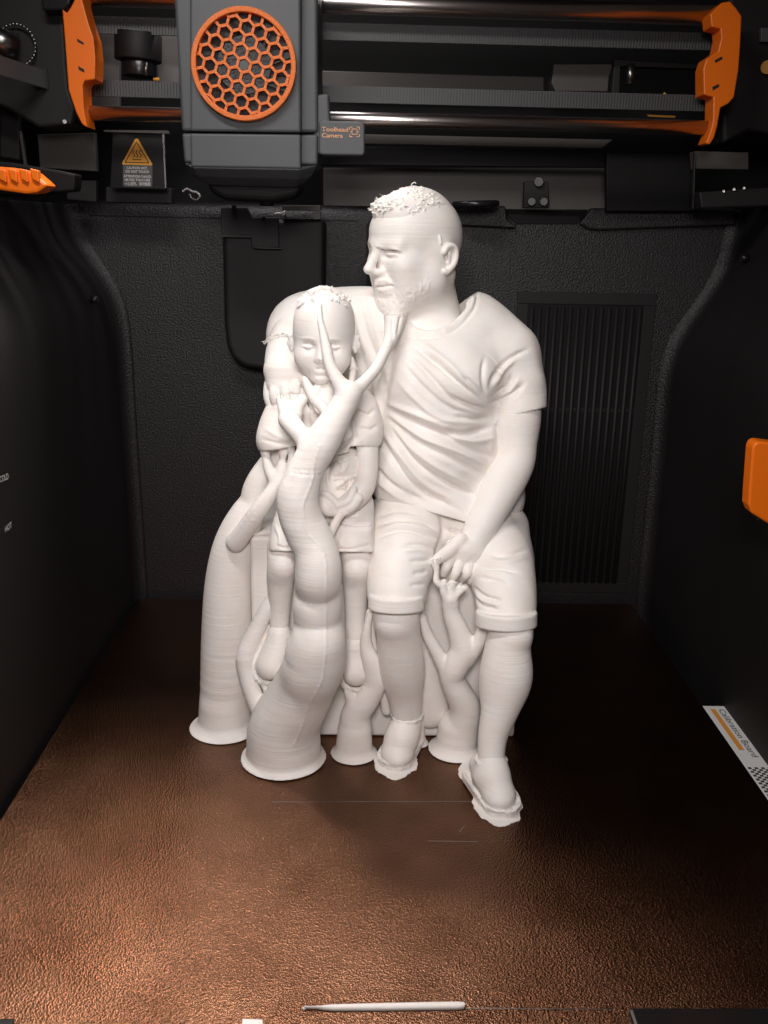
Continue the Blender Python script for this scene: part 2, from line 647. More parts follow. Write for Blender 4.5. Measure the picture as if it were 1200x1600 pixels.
class Head:
    def __init__(s, sc, u, v, d, hpx, turn, nod=0, tilt=0):
        s.s = sc
        s.C = np.array(P(u, v, d))
        s.H = hpx * S(u, v, d)
        th = math.radians(turn)
        R = Matrix((( math.cos(th), -math.sin(th), 0), (-math.sin(th), -math.cos(th), 0), (0, 0, 1))).transposed()
        Rn = Matrix.Rotation(math.radians(nod), 3, Vector(R.col[0]))
        Rt = Matrix.Rotation(math.radians(tilt), 3, 'Y')
        s.R = np.array(Rt @ Rn @ R)

    def p(s, x, y, z):
        return s.C + s.R @ np.array((x, y, z)) * s.H

    def e(s, c, r, k=0.06, cut=False):
        s.s.ell(s.p(*c), [q * s.H for q in r], s.R, k * s.H, cut)

    def c(s, a, b, ra, rb, k=0.05, cut=False):
        s.s.cone(s.p(*a), s.p(*b), ra * s.H, rb * s.H, k * s.H, cut)


V_FINE = 0.05

# ---------------- man: skin (head, neck, arms, hands, legs)
lo, hi = Bx(395, 288, 860, 1300, 35, 50)
lo[2] = 0.0; lo[1] = -9.0; hi[1] = 6.5; hi[2] = 28.2; lo[0] = -7.0; hi[0] = 8.8
sk = Sculpt(lo, hi, 0.046)
HEADP = (653, 398, 46.0, 186, 57)
hd = Head(sk, *HEADP, nod=2)
hd.e((0, -.005, .15), (.325, .395, .36))
hd.e((0, .09, -.08), (.262, .30, .37), .1)
hd.e((0, .155, .20), (.26, .265, .21), .1)                 # forehead
for s_ in (-1, 1):
    hd.c((s_ * .225, .02, -.20), (s_ * .10, .28, -.395), .095, .085, .12)     # jaw
    hd.c((s_ * .235, -.02, .02), (s_ * .225, .02, -.20), .085, .09, .12)
    hd.c((s_ * .040, .400, .082), (s_ * .195, .330, .092), .034, .028, .07)     # brow
    hd.e((s_ * .18, .28, -.06), (.09, .09, .08), .10)                       # cheekbone
    hd.e((s_ * .115, .420, .030), (.070, .060, .038), .05, True)            # socket
    hd.e((s_ * .120, .322, .024), (.062, .060, .040), .02)                   # eye
    hd.c((s_ * .036, .445, -.125), (s_ * .050, .405, -.120), .026, .026, .035)  # nostril wing
hd.c((0, .395, .075), (0, .492, -.095), .032, .042, .04)                      # nose bridge
hd.e((0, .490, -.100), (.040, .042, .030), .02)
hd.c((0, .36, -.16), (0, .38, -.20), .05, .06, .06)
for s_ in (-1, 1):
    hd.e((s_ * .185, .17, -.19), (.095, .15, .15), .12)
hd.e((0, .335, -.245), (.12, .075, .11), .06)                                # mouth mound
hd.c((-.060, .380, -.222), (.060, .380, -.222), .024, .024, .02)
hd.c((0, .402, -.220), (0, .40, -.222), .026, .026, .02)
hd.c((-.055, .375, -.268), (.055, .375, -.268), .028, .028, .02)
hd.e((0, .295, -.395), (.115, .105, .095), .08)                               # chin, beard
# ears
for s_ in (-1, 1):
    hd.e((s_ * .305, -.070, -.02), (.045, .070, .100), .02)
    hd.e((s_ * .350, -.055, .0), (.030, .036, .055), .02, True)
    pe = [(-.02, .055), (-.05, .100), (-.105, .118), (-.155, .085), (-.165, .02), (-.145, -.05), (-.10, -.10), (-.055, -.135), (-.025, -.125)]
    pe = smooth_line(pe, 4)
    pe = [(y_ * .85 - .01, z_ * .82 - .015) for y_, z_ in pe]
    for a, b in zip(pe[:-1], pe[1:]):
        hd.c((s_ * .352, a[0] + .02, a[1]), (s_ * .352, b[0] + .02, b[1]), .020, .020, .012)
    hd.c((s_ * .345, -.07, .05), (s_ * .34, -.06, -.06), .016, .016, .015)
# neck
hd.c((0, -.06, -.20), (.02, -.12, -.62), .245, .285, .12)
hd.c((.2, -.14, -.15), (.06, .14, -.66), .06, .06, .1)
sk.pell(676, 545, 45.5, 62, 52, 1.5, k=.5)
# ---- left arm (right in the picture)
sk.chain([(806, 620, 44.6, 37), (807, 655, 44.3, 37), (807, 690, 44.0, 31), (803, 722, 43.7, 31), (787, 754, 43.2, 32), (769, 788, 42.6, 29), (753, 820, 42.0, 25), (741, 842, 41.7, 21)], .25)
# hand
sk.chain([(742, 842, 41.7, 21), (735, 858, 41.4, 20)], .2)
sk.chain([(722, 858, 41.3, 17), (708, 872, 41.2, 11)], .25, sq=.8)
sk.chain([(738, 862, 41.4, 18), (738, 882, 41.3, 13)], .25, sq=.8)
sk.chain([(724, 860, 41.2, 18), (722, 880, 41.1, 13)], .25, sq=.8)
sk.chain([(720, 843, 41.2, 11), (700, 862, 40.9, 10), (686, 872, 40.6, 8.5), (677, 879, 40.5, 6)], .12)   # thumb
for fg in ([(704, 872, 41.0, 8.5), (697, 886, 40.75, 7.2), (693, 897, 40.85, 5.5)],
           [(718, 878, 41.0, 8.5), (712, 895, 40.7, 7.2), (705, 906, 40.85, 5.2)],
           [(732, 880, 41.05, 8.5), (729, 896, 40.8, 7), (722, 905, 41.1, 5.2)],
           [(746, 878, 41.2, 8), (743, 896, 40.95, 7), (735, 909, 41.1, 5.0)]):
    sk.chain(fg, .03)
# ---- right arm round the child: forearm and hand on the child's arm
sk.chain([(452, 520, 45.2, 26), (446, 550, 44.4, 29), (444, 580, 43.6, 30)], .3)
sk.chain([(438, 582, 43.3, 24), (436, 600, 43.1, 20)], .3)
sk.chain([(455, 580, 43.3, 22), (455, 602, 43.1, 16)], .3)
for fg in ([(421, 600, 43.2, 8.5), (420, 622, 43.0, 8), (429, 652, 42.9, 5)],
           [(430, 604, 42.8, 9.5), (430, 622, 42.6, 9), (434, 645, 42.8, 5.5)],
           [(446, 604, 42.7, 9.5), (446, 616, 42.5, 8.5), (447, 628, 42.7, 7)],
           [(460, 600, 42.8, 9), (463, 612, 42.6, 8.5), (468, 622, 42.8, 6)]):
    sk.chain(fg, .03)
sk.chain([(470, 585, 42.9, 7), (478, 604, 42.4, 5.5), (484, 618, 42.2, 5)], .1)
# ---- legs
sk.chain([(620, 925, 40.5, 32), (619, 962, 39.8, 34), (622, 985, 39.9, 33), (628, 1040, 40.3, 34), (633, 1085, 40.6, 26), (636, 1125, 40.7, 21), (636, 1145, 40.6, 20)], .35)
sk.pell(617, 972, 39.3, 25, 19, .5, k=.35)
sk.pell(617, 1035, 40.6, 20, 48, .8, k=.4)
sk.chain([(792, 945, 40.2, 32), (800, 985, 39.1, 31), (793, 1010, 38.9, 33), (793, 1058, 38.6, 37), (782, 1105, 38.2, 28), (770, 1150, 37.8, 21), (767, 1190, 37.4, 19)], .4)
sk.pell(806, 995, 38.5, 22, 17, .45, k=.35)
sk.pell(775, 1062, 38.7, 24, 52, .8, k=.45)
face_strokes = [
    # brow, lid, crease under the eye
    ([(588, 384), (600, 387), (614, 388), (627, 392)], 2.6, .05),
    ([(590, 389), (600, 392), (610, 392), (620, 394), (630, 399)], 2.0, -.10),
    ([(600, 396), (612, 398), (624, 398)], 1.8, .035),
    ([(596, 401), (610, 404), (622, 403)], 2.5, -.02),
    ([(604, 424), (607, 432), (613, 441)], 3.0, -.03),
    ([(587, 449), (598, 448), (606, 446.5), (613, 447)], 1.6, -.09, 0),
    ([(590, 441), (600, 438), (610, 442)], 3.0, .03),
    ([(590, 455), (598, 454), (606, 452)], 3.0, .035),
    ([(590, 464), (600, 466), (608, 464)], 4, -.03),
    ([(687, 367), (689, 384)], 1.6, .05),
]
BEARD = [(578, 458), (590, 452), (602, 451), (616, 452), (632, 450), (655, 440), (672, 428), (682, 440), (668, 470), (645, 492), (600, 500), (585, 485)]
def beard(co, U, V):
    q = np.stack([co[:, 0] * 1.0, co[:, 1] * 1.0, co[:, 2] * .55], 1)
    out = np.zeros(len(co), dtype=np.float32)
    ii = np.nonzero((U > 575) & (U < 690) & (V > 425) & (V < 502) & (co[:, 2] > 20))[0]
    if len(ii):
        d, _ = seg_dist(U[ii], V[ii], BEARD + [BEARD[0]])
        ins = inside(U[ii], V[ii], BEARD) * np.clip(d / 7, 0, 1)
        out[ii] = ins * (vnoise(q[ii], 11.0, 3) * .06 + .012)
    return out
man = part('man', sk, fig, carve(face_strokes, beard))
man['label'] = 'bearded man sitting with his arm round the child, head turned left'
del sk

# ---------------- man: hair (short crop on top, shaved sides)
lo, hi = Bx(568, 285, 725, 400, 44, 49)
lo[1] = -1; hi[1] = 7.5
sh = Sculpt(lo, hi, 0.036)
hh = Head(sh, *HEADP, nod=2)
hh.e((0, .01, .165), (.305, .385, .375))
hh.e((0, .215, .345), (.215, .185, .13), .08)
sh.half(hh.p(0, .22, .315), -(hh.R @ np.array((0.10, .16, 1.0))))
rnd = random.Random(3)
for i in range(1700):
    a = rnd.uniform(0, 2 * math.pi); r = math.sqrt(rnd.random())
    x, y = .255 * r * math.cos(a), .06 + .345 * r * math.sin(a)
    q = max(1 - (x / .305) ** 2 - ((y - .01) / .385) ** 2, 0)
    z = .165 + .375 * math.sqrt(q) - .015
    if y > .18: z = max(z, .345 + .13 * math.sqrt(max(1 - (x / .215) ** 2 - ((y - .215) / .185) ** 2, 0)) - .01)
    l = rnd.uniform(.006, .024) * (1.0 if y > -.1 else .5)
    yy = rnd.uniform(.015, .06)
    hh.c((x, y, z), (x + rnd.uniform(-.02, .02), y + yy, z + l - yy * max(y, 0) * .9), .0065, .0045, .008)
part('hair', sh, man, carve([]))
del sh

# ---------------- man: t-shirt
lo, hi = Bx(405, 430, 865, 830, 41.5, 49.5)
lo[0] = -7.4; hi[0] = 8.6; lo[1] = -2.2; hi[1] = 7.2; hi[2] = 23.6; lo[2] = 10.0
ts = Sculpt(lo, hi, 0.055)
ts.pell(690, 600, 45.2, 92, 105, 2.5, k=.6, tilt=8)
ts.pell(672, 620, 44.6, 78, 85, 2.3, k=.8)
ts.pell(676, 705, 44.6, 92, 105, 2.6, k=.8)
ts.pell(700, 770, 44.8, 100, 55, 2.4, k=.8, tilt=8)
ts.pell(765, 775, 45.2, 55, 55, 2.0, k=.8)
ts.pell(745, 700, 45.2, 45, 80, 1.9, k=.8)
ts.pell(625, 745, 44.2, 44, 60, 2.0, k=.8)
ts.chain([(668, 500, 46.2, 42), (730, 520, 46.0, 58), (788, 560, 45.4, 46)], .7)
ts.chain([(745, 500, 46.4, 36), (800, 550, 45.4, 40)], .7)
ts.pell(730, 590, 44.0, 52, 42, 1.4, k=.9)                                  # chest
ts.pell(640, 590, 44.0, 40, 42, 1.2, k=.9)
# right sleeve, reaching behind the child
ts.chain([(640, 530, 46.4, 62), (580, 515, 46.6, 62), (520, 505, 46.6, 50), (472, 510, 46.2, 46), (455, 530, 45.6, 35)], .7)
ts.chain([(590, 560, 46.0, 40), (570, 600, 45.8, 34), (600, 660, 45.2, 34)], .8)
# belly flap over the shorts
ts.pell(690, 792, 43.7, 82, 36, 1.7, k=.6, tilt=8)
def cutplane(sc, p, n, lo_, hi_):
    """remove what lies beyond a plane inside a box"""
    q = sc._sub(lo_, hi_, 0)
    sl, X, Y, Z = q
    n = np.array(n) / np.linalg.norm(n)
    d = (X - p[0]) * n[0] + (Y - p[1]) * n[1] + (Z - p[2]) * n[2]
    sc.D[sl] = np.maximum(sc.D[sl], d)
sl_ = Sculpt(lo, hi, 0.055)                                              # left sleeve, trimmed at the hem
sl_.chain([(790, 556, 45.4, 46), (808, 600, 44.9, 43), (811, 640, 44.5, 41), (812, 670, 44.4, 41)], .3)
sl_.pixcut((770, 657), (850, 637), 1, 740, 600, 880, 740, 40, 50)
hh_ = np.maximum(.45 - np.abs(ts.D - sl_.D), 0) / .45
ts.D = np.minimum(ts.D, sl_.D) - hh_ * hh_ * .45 * .25
del sl_, hh_
ts.pixcut((575, 776), (648, 793), 1, 540, 770, 650, 860, 41, 47)
ts.pixcut((648, 793), (732, 817), 1, 646, 780, 780, 870, 41, 47)
ts.cone(P(690, 478, 46.2), P(690, 380, 46.6), 1.62, 2.0, .1, True)
ts.pell(680, 474, 44.7, 49, 43, 1.9, k=.1, cut=True, tilt=-8)
col = smooth_line([(700, 443), (722, 449), (738, 458), (735, 480), (709, 508), (681, 520), (650, 519), (634, 508)], 4)
cpts = []
for u, v in col:
    d_ = ts.surf(u, v, 41.5, 49)
    print('collar', u, v, d_)
    if d_ and d_ < 46: cpts.append((u, v, d_ + .10, 5.2))
ts.chain(cpts, .08, n=2)
shirt_folds = [
    ([(648, 543), (680, 566), (715, 597), (756, 628)], 4.5, -.13),
    ([(640, 556), (670, 585), (705, 622), (748, 640)], 4.5, -.10),
    ([(656, 535), (700, 568), (738, 606)], 6, .07),
    ([(628, 566), (660, 604), (700, 636), (745, 650)], 5, -.08),
    ([(618, 590), (650, 625), (690, 655), (740, 660)], 5, .07),
    ([(604, 639), (645, 660), (694, 680), (741, 703), (775, 716)], 5, -.15),
    ([(604, 628), (650, 648), (700, 668)], 5, .09),
    ([(606, 654), (648, 688), (705, 716), (762, 747)], 5, -.15),
    ([(610, 650), (660, 684), (715, 706), (765, 730)], 4, .08),
    ([(612, 667), (637, 709), (668, 737), (715, 763), (755, 778)], 4.5, -.14),
    ([(610, 662), (640, 698), (680, 728), (735, 758)], 4.5, .08),
    ([(586, 672), (612, 714), (645, 758), (694, 786), (720, 800)], 4.5, -.14),
    ([(596, 672), (628, 715), (662, 755), (712, 783)], 5, .08),
    ([(583, 727), (612, 758), (663, 784)], 5, -.12),
    ([(583, 745), (620, 775), (660, 795)], 5, .08),
    ([(694, 672), (725, 678), (765, 668)], 5, -.16),
    ([(700, 684), (740, 690), (772, 684)], 5, .08),
    ([(764, 608), (774, 585), (795, 562), (826, 545)], 4, -.10),
    ([(772, 604), (785, 580), (806, 560)], 4, .08),
    ([(767, 621), (792, 605), (800, 585)], 3.5, -.10),
    ([(768, 630), (795, 622), (820, 598)], 4, -.10),
    ([(768, 618), (796, 612), (812, 590)], 3.5, .07),
    ([(759, 618), (754, 590), (757, 558)], 4, -.08),
    ([(762, 628), (744, 606), (720, 585)], 4, -.10),
    ([(762, 640), (735, 634), (705, 620)], 4, -.12),
    ([(763, 652), (740, 655), (710, 650)], 4, -.10),
    ([(612, 543), (604, 590), (600, 640)], 7, -.10),
    ([(628, 548), (620, 590), (612, 630)], 7, .06),
    ([(560, 470), (572, 520), (590, 570), (600, 640)], 6, -.10),
    ([(575, 455), (588, 510), (600, 560)], 7, .06),
    ([(545, 475), (556, 530), (572, 580)], 6, -.08),
    ([(585, 580), (592, 640), (588, 700)], 6, .10),
    ([(572, 600), (580, 650), (580, 690)], 6, -.08),
    ([(770, 650), (768, 700), (776, 740)], 6, .05),
    ([(640, 527), (662, 529), (690, 525), (715, 513), (740, 485), (746, 460)], 2.2, -.05, 0),
]
shirt = part('t_shirt', ts, man, carve(shirt_folds, lambda co, U, V: vnoise(co, 1.4, 2) * .06))
del ts

# ---------------- man: shorts
lo, hi = Bx(560, 770, 850, 985, 37, 49)
lo[1] = -6.8; hi[1] = 6.0; lo[0] = -2.6; hi[0] = 9; hi[2] = 13.2; lo[2] = 6.0
st_ = Sculpt(lo, hi, 0.06)
st_.pell(705, 815, 45.0, 110, 50, 2.6, k=.5)
st_.chain([(645, 815, 43.8, 58), (633, 860, 42.0, 54), (622, 905, 40.6, 46), (620, 935, 40.0, 42.5)], .5)
st_.chain([(635, 800, 43.9, 52), (626, 850, 42.2, 50)], .5)
st_.chain([(755, 828, 44.2, 52), (775, 870, 42.6, 54), (788, 915, 40.8, 47), (792, 955, 39.7, 43)], .5)
st_.chain([(790, 825, 44.4, 36), (795, 880, 42.8, 36)], .5)
st_.chain([(690, 812, 44.0, 34), (720, 815, 44.2, 30)], .5)
# cut the leg ends
for (u, v, d, n) in ((620, 940, 39.8, (0, -.35, -1)), (792, 966, 39.4, (.02, -.35, -1))):
    p = P(u, v, d)
    cutplane(st_, p, n, (p.x - 2.2, -8, 5), (p.x + 2.2, -.5, p.z + 1.5))
for u, v, d, rr, tl in ((619, 940, 39.7, 44, 0), (791, 966, 39.3, 48, 1)):
    cc = P(u, v, d); rad = rr * S(u, v, d)
    axx = (0.0 if not tl else -.02, .18, 1)
    st_.cyl(cc, axx, rad, .34, .07, .03, ey=.95)
    st_.cone(P(u + tl, v + 60, d), P(u, v + 30, d), rad * .87, rad * .87, .02, True)
short_folds = [
    ([(590, 842), (615, 830), (642, 830), (683, 842)], 3.5, -.09),
    ([(588, 832), (620, 820), (650, 822), (686, 836)], 4, .06),
    ([(585, 822), (622, 812), (665, 817), (692, 838)], 3.5, -.08),
    ([(588, 808), (620, 798), (660, 805)], 4, -.06),
    ([(630, 854), (655, 851), (684, 860)], 3.5, -.09),
    ([(625, 862), (655, 860), (680, 868)], 3.5, .05),
    ([(640, 876), (672, 876)], 3.5, -.07), ([(645, 897), (668, 892)], 3.5, -.07), ([(640, 915), (665, 912)], 3.5, -.05),
    ([(688, 800), (694, 830), (686, 860), (678, 890)], 5, -.10),
    ([(700, 826), (720, 832), (735, 824)], 4, -.10),
    ([(765, 866), (790, 868), (822, 860)], 3.5, -.08),
    ([(758, 876), (790, 878), (820, 872)], 3.5, .05),
    ([(752, 888), (780, 888), (812, 896)], 3.5, -.08),
    ([(748, 902), (770, 906), (795, 914)], 3.5, -.07),
    ([(740, 918), (758, 932), (784, 938)], 3.2, -.10),
    ([(739, 928), (752, 944), (778, 952)], 3.2, -.10),
    ([(740, 924), (756, 940), (782, 946)], 2.6, .05),
    ([(578, 940), (618, 946), (660, 939)], 1.2, .0),
]
part('shorts', st_, man, carve(short_folds, lambda co, U, V: vnoise(co, 1.3, 4) * .05))
del st_

# ---------------- shoes
def shoe(name, parent, ank, mid, toe, w, h=.052, brim=True):
    """ank, mid, toe: (u, v, d, r px) of the upper; w: width of the sole in px"""
    pa, pm, pt = P(*ank[:3]), P(*mid[:3]), P(*toe[:3])
    l = [min(pa[i], pm[i], pt[i]) - 1.6 for i in range(3)]
    hgh = [max(pa[i], pm[i], pt[i]) + 1.6 for i in range(3)]
    s = Sculpt(l, hgh, h)
    s.chain([ank, mid], .4)
    s.chain([mid, toe], .5)
    return s, pa, pm, pt


s, pa, pm, pt = shoe('shoe', man, (636, 1128, 40.6, 23), (627, 1154, 40.15, 23), (620, 1176, 39.8, 22), 60)
s.ell(P(621, 1178, 39.8), (.76, .95, .58), None, .25)
s.lo  # left foot of the picture
def sole(s, a, b, wa, wb, z0, z1, tilt=0.0, lift=0.0):
    a = Vector(a); b = Vector(b)
    for sd in (-1, 1):
        nn = (b - a).cross(Vector((0, 0, 1))).normalized() * sd
        p0 = a + nn * (wa - .04); p1 = b + nn * (wb - .04)
        s.cone((p0.x, p0.y, z1), (p1.x, p1.y, z1), .07, .07, .02)
    for i in range(12):
        e = (b - a); e.z = 0; e.normalize(); nn = e.cross(Vector((0, 0, 1)))
        q = [b + nn * math.cos(t) * (wb - .04) + e * math.sin(t) * (wb - .04) for t in (math.pi * i / 12, math.pi * (i + 1) / 12)]
        s.cone((q[0].x, q[0].y, z1), (q[1].x, q[1].y, z1), .07, .07, .02)
    for t in np.linspace(0, 1, 9):
        x = a[0] + (b[0] - a[0]) * t; y = a[1] + (b[1] - a[1]) * t
        r = wa + (wb - wa) * t
        if t > .85: r *= .93
        z = (z0 + z1) / 2 + lift * (1 - t)
        s.cyl((x, y, z), (0, 0, 1), r, (z1 - z0) / 2, .10, .03)
sole(s, P(640, 1150, 41.5), P(618, 1190, 39.85), .68, .90, .02, .40)
s.chain([(640, 1118, 40.9, 12), (648, 1150, 41.2, 16)], .3)
for i in range(13):
    a = i / 12 * 2 * math.pi; b = (i + 1) / 12 * 2 * math.pi
    c0 = P(636, 1117, 40.7)
    s.cone((c0.x + .72 * math.cos(a), c0.y + .72 * math.sin(a), c0.z), (c0.x + .72 * math.cos(b), c0.y + .72 * math.sin(b), c0.z), .09, .09, .05)
s.half((0, 0, 0.01), (0, 0, -1))
sole_n = lambda co, U, V: np.where(co[:, 2] < .42, vnoise(co, 8.0, 9) * .09, 0).astype(np.float32)
s1 = part('shoe', s, man, carve([([(590, 1180), (600, 1196), (622, 1201), (645, 1190), (655, 1168)], 2, -.05, 0)], sole_n))

s, pa, pm, pt = shoe('shoe', man, (768, 1190, 37.4, 22), (770, 1213, 36.95, 24), (779, 1238, 36.4, 22), 60)
s.ell(P(779, 1241, 36.35), (.75, .95, .58), None, .25)
sole(s, P(744, 1190, 38.3), P(782, 1262, 36.12), .62, .88, .02, .40)
s.chain([(750, 1195, 38.0, 17), (760, 1215, 37.2, 22)], .4)
c0 = P(767, 1187, 37.4)
for i in range(13):
    a = i / 12 * 2 * math.pi; b = (i + 1) / 12 * 2 * math.pi
    s.cone((c0.x + .68 * math.cos(a), c0.y + .68 * math.sin(a), c0.z), (c0.x + .68 * math.cos(b), c0.y + .68 * math.sin(b), c0.z), .09, .09, .05)
s.half((0, 0, 0.01), (0, 0, -1))
s2 = part('shoe', s, man, carve([([(728, 1205), (745, 1235), (760, 1262), (780, 1272), (803, 1262), (810, 1248)], 2, -.05, 0)], sole_n))

CNOD = 3
# ---------------- child: body
lo, hi = Bx(395, 440, 600, 1090, 38.5, 46)
lo[0] = -7.3; hi[0] = -0.1; lo[1] = -4.2; hi[1] = 2.8; lo[2] = 3.0; hi[2] = 22.6
ck = Sculpt(lo, hi, 0.05)
ch = Head(ck, 506, 528, 42.0, 152, 3, nod=CNOD)
ch.e((0, -.06, .14), (.315, .40, .37))
ch.e((0, .05, -.05), (.275, .29, .36), .12)
ch.e((0, .12, -.24), (.20, .19, .22), .12)
for s_ in (-1, 1):
    ch.e((s_ * .155, .17, -.17), (.12, .13, .12), .1)
    ch.e((s_ * .125, .360, -.045), (.085, .050, .035), .07, True)
    ch.e((s_ * .128, .268, -.045), (.066, .050, .026), .012)
    # ear
    ch.e((s_ * .325, -.01, -.06), (.032, .055, .088), .03)
    ch.c((s_ * .352, .01, .015), (s_ * .362, .0, -.06), .018, .018, .02)
    ch.c((s_ * .362, .0, -.06), (s_ * .330, .02, -.13), .018, .016, .02)
    ch.c((s_ * .352, .01, .015), (s_ * .315, .03, .03), .018, .014, .02)
    ch.c((s_ * .035, .335, -.165), (s_ * .03, .32, -.16), .024, .024, .03)
ch.c((0, .31, .0), (0, .36, -.15), .024, .032, .05)
ch.e((0, .27, -.265), (.09, .065, .06), .05)
ch.c((-.040, .318, -.245), (.040, .318, -.245), .014, .014, .02)
ch.c((-.035, .314, -.285), (.035, .314, -.285), .017, .017, .02)
ch.e((0, .26, -.36), (.09, .08, .07), .06)
ch.c((0, -.05, -.3), (0, -.08, -.75), .17, .18, .08)
# arms
ck.chain([(434, 685, 43.8, 22), (438, 725, 43.5, 20), (452, 765, 42.8, 18), (470, 775, 42.0, 14), (500, 785, 41.0, 14)], .2)     # right arm
ck.chain([(574, 690, 42.6, 17), (574, 735, 42.0, 16), (566, 765, 41.4, 17), (545, 787, 40.9, 16), (528, 797, 40.7, 13)], .2)
# mitten-like hands in the lap
ck.chain([(500, 780, 40.9, 9), (512, 793, 40.6, 13), (522, 798, 40.6, 9)], .05)
ck.chain([(505, 772, 40.8, 6), (516, 776, 40.6, 6), (528, 789, 40.4, 6)], .03)
ck.chain([(528, 790, 40.4, 6.5), (545, 782, 40.4, 7), (553, 764, 40.6, 6)], .03)
ck.chain([(532, 798, 40.4, 6.5), (549, 792, 40.4, 8), (560, 778, 40.5, 8)], .03)
# legs
ck.chain([(440, 850, 41.6, 22), (440, 885, 40.9, 21), (438, 905, 41.1, 20), (437, 950, 41.3, 16), (437, 985, 41.2, 13), (436, 1000, 41.1, 13)], .25)
ck.pell(443, 885, 40.5, 16, 18, .4, k=.25)
ck.chain([(556, 850, 41.6, 24), (556, 888, 40.9, 21), (556, 910, 41.1, 19), (556, 960, 41.3, 16), (554, 1000, 41.2, 14), (554, 1015, 41.1, 13)], .25)
ck.pell(557, 888, 40.5, 17, 18, .4, k=.25)
def hpx(*q):
    u_, v_, _ = project(np.array([ch.p(*q)], dtype=np.float32))
    return (float(u_[0]), float(v_[0]))
child_face = [([hpx(0, .30, -.262 - .0) , hpx(.04, .30, -.262)], 1.4, -.05, 0), ([hpx(-.05, .30, -.262), hpx(0, .30, -.262)], 1.4, -.05, 0),
              ([hpx(-.03, .33, -.178), hpx(-.02, .33, -.178)], 1.6, -.05, 0), ([hpx(.03, .33, -.178), hpx(.02, .33, -.178)], 1.6, -.05, 0),
              ([hpx(-.08, .30, -.33), hpx(0, .3, -.335), hpx(.08, .3, -.33)], 2.5, -.03)]
for s_ in (-1, 1):
    child_face += [([hpx(s_ * .19, .28, -.028), hpx(s_ * .13, .3, -.008), hpx(s_ * .065, .3, -.03)], 1.5, -.04),
                   ([hpx(s_ * .19, .28, -.05), hpx(s_ * .13, .3, -.078), hpx(s_ * .065, .3, -.052)], 1.4, -.03),
                   ([hpx(s_ * .20, .28, .03), hpx(s_ * .13, .3, .045), hpx(s_ * .06, .3, .03)], 2.5, .02)]
child = part('child', ck, fig, carve(child_face))
child['label'] = 'child sitting on the bench under the man\'s arm, facing forward'
del ck

# child's hair: thin cap swept to one side
lo, hi = Bx(450, 445, 560, 560, 39.5, 45.5)
lo[1] = -4; hi[1] = 2.5
chh = Sculpt(lo, hi, 0.045)
hh = Head(chh, 506, 528, 42.0, 152, 3, nod=CNOD)
hh.e((0, -.062, .142), (.316, .40, .372))
chh.half(hh.p(0, .06, .295), -(hh.R @ np.array((0.0, -.55, 1.0))))
rnd = random.Random(5)
for i in range(150):
    a = rnd.uniform(0, 2 * math.pi); r = math.sqrt(rnd.random())
    x, y = .26 * r * math.cos(a), -.02 + .24 * r * math.sin(a)
    z = .142 + .372 * math.sqrt(max(1 - (x / .316) ** 2 - ((y + .062) / .40) ** 2, 0)) - .012
    hh.c((x, y, z), (x * 1.1 + rnd.uniform(-.03, .03), y + rnd.uniform(-.01, .03), z + rnd.uniform(-.012, .018)), .010, .006, .012)
def chairn(co, U, V):
    a = np.clip((492 - V) / 22, .0, 1.0)
    q = np.stack([co[:, 0] * 1.2, co[:, 1], co[:, 2] * .5], 1)
    return (vnoise(q, 6.0, 11) * .06) * a
part('hair', chh, child, carve([
    ([(502, 478), (500, 490), (503, 505), (507, 520)], 3, .08),
    ([(508, 470), (520, 474), (535, 484)], 2.5, -.07), ([(509, 478), (520, 484), (530, 494)], 2.2, -.06),
    ([(508, 488), (516, 494), (524, 502)], 2, -.06), ([(508, 498), (514, 503), (519, 508)], 2, -.06),
    ([(462, 500), (468, 480), (480, 466)], 2.5, .06), ([(466, 510), (472, 488), (486, 470)], 2.2, -.05),
], chairn))
del chh

# child's shirt
lo, hi = Bx(395, 590, 605, 760, 40, 46)
lo[0] = -7.4; hi[0] = -0.2; lo[1] = -3.2; hi[1] = 2.4
cs = Sculpt(lo, hi, 0.055)
cs.pell(508, 668, 43.0, 60, 58, 1.5, k=.5)
cs.pell(510, 712, 42.6, 56, 40, 1.5, k=.5)
cs.chain([(452, 632, 43.2, 28), (505, 618, 43.2, 26), (560, 636, 43.2, 26)], .4)
cs.chain([(448, 635, 43.2, 28), (437, 665, 42.9, 30), (432, 690, 42.6, 31)], .3)
cs.chain([(562, 636, 43.2, 26), (570, 660, 42.9, 26), (572, 684, 42.6, 25)], .3)
p = P(432, 699, 42.6)
cutplane(cs, p, (0.16, -.1, -1), (-8, -4, p.z - 2), (P(470, 699, 42.6).x, 3, p.z + .8))
p = P(574, 695, 42.6)
cutplane(cs, p, (0, -.1, -1), (P(549, 699, 42.6).x, -4, p.z - 2), (0, 3, p.z + .8))
cs.pixcut((480, 724), (562, 702), 1, 462, 690, 549, 790, 39, 46)
cs.cone(P(506, 630, 42.4), P(506, 560, 42.8), .75, .85, .05, True)
cshirt_folds = [
    ([(500, 690), (525, 682), (550, 655)], 4, -.09), ([(505, 700), (530, 694), (556, 672)], 4, .07),
    ([(520, 712), (540, 700), (560, 680)], 4, -.08), ([(540, 640), (552, 660), (554, 690)], 3.5, -.10),
    ([(556, 640), (575, 648), (585, 640)], 3.5, -.08), ([(560, 668), (578, 672), (590, 664)], 3.5, -.07),
    ([(408, 685), (430, 692), (458, 695)], 3, -.04), ([(415, 670), (440, 684), (462, 686)], 4, .04),
    ([(480, 650), (490, 690), (490, 715)], 5, -.06), ([(462, 640), (468, 670), (470, 700)], 4, -.08),
]
part('t_shirt', cs, child, carve(cshirt_folds, lambda co, U, V: vnoise(co, 1.6, 21) * .05))
del cs

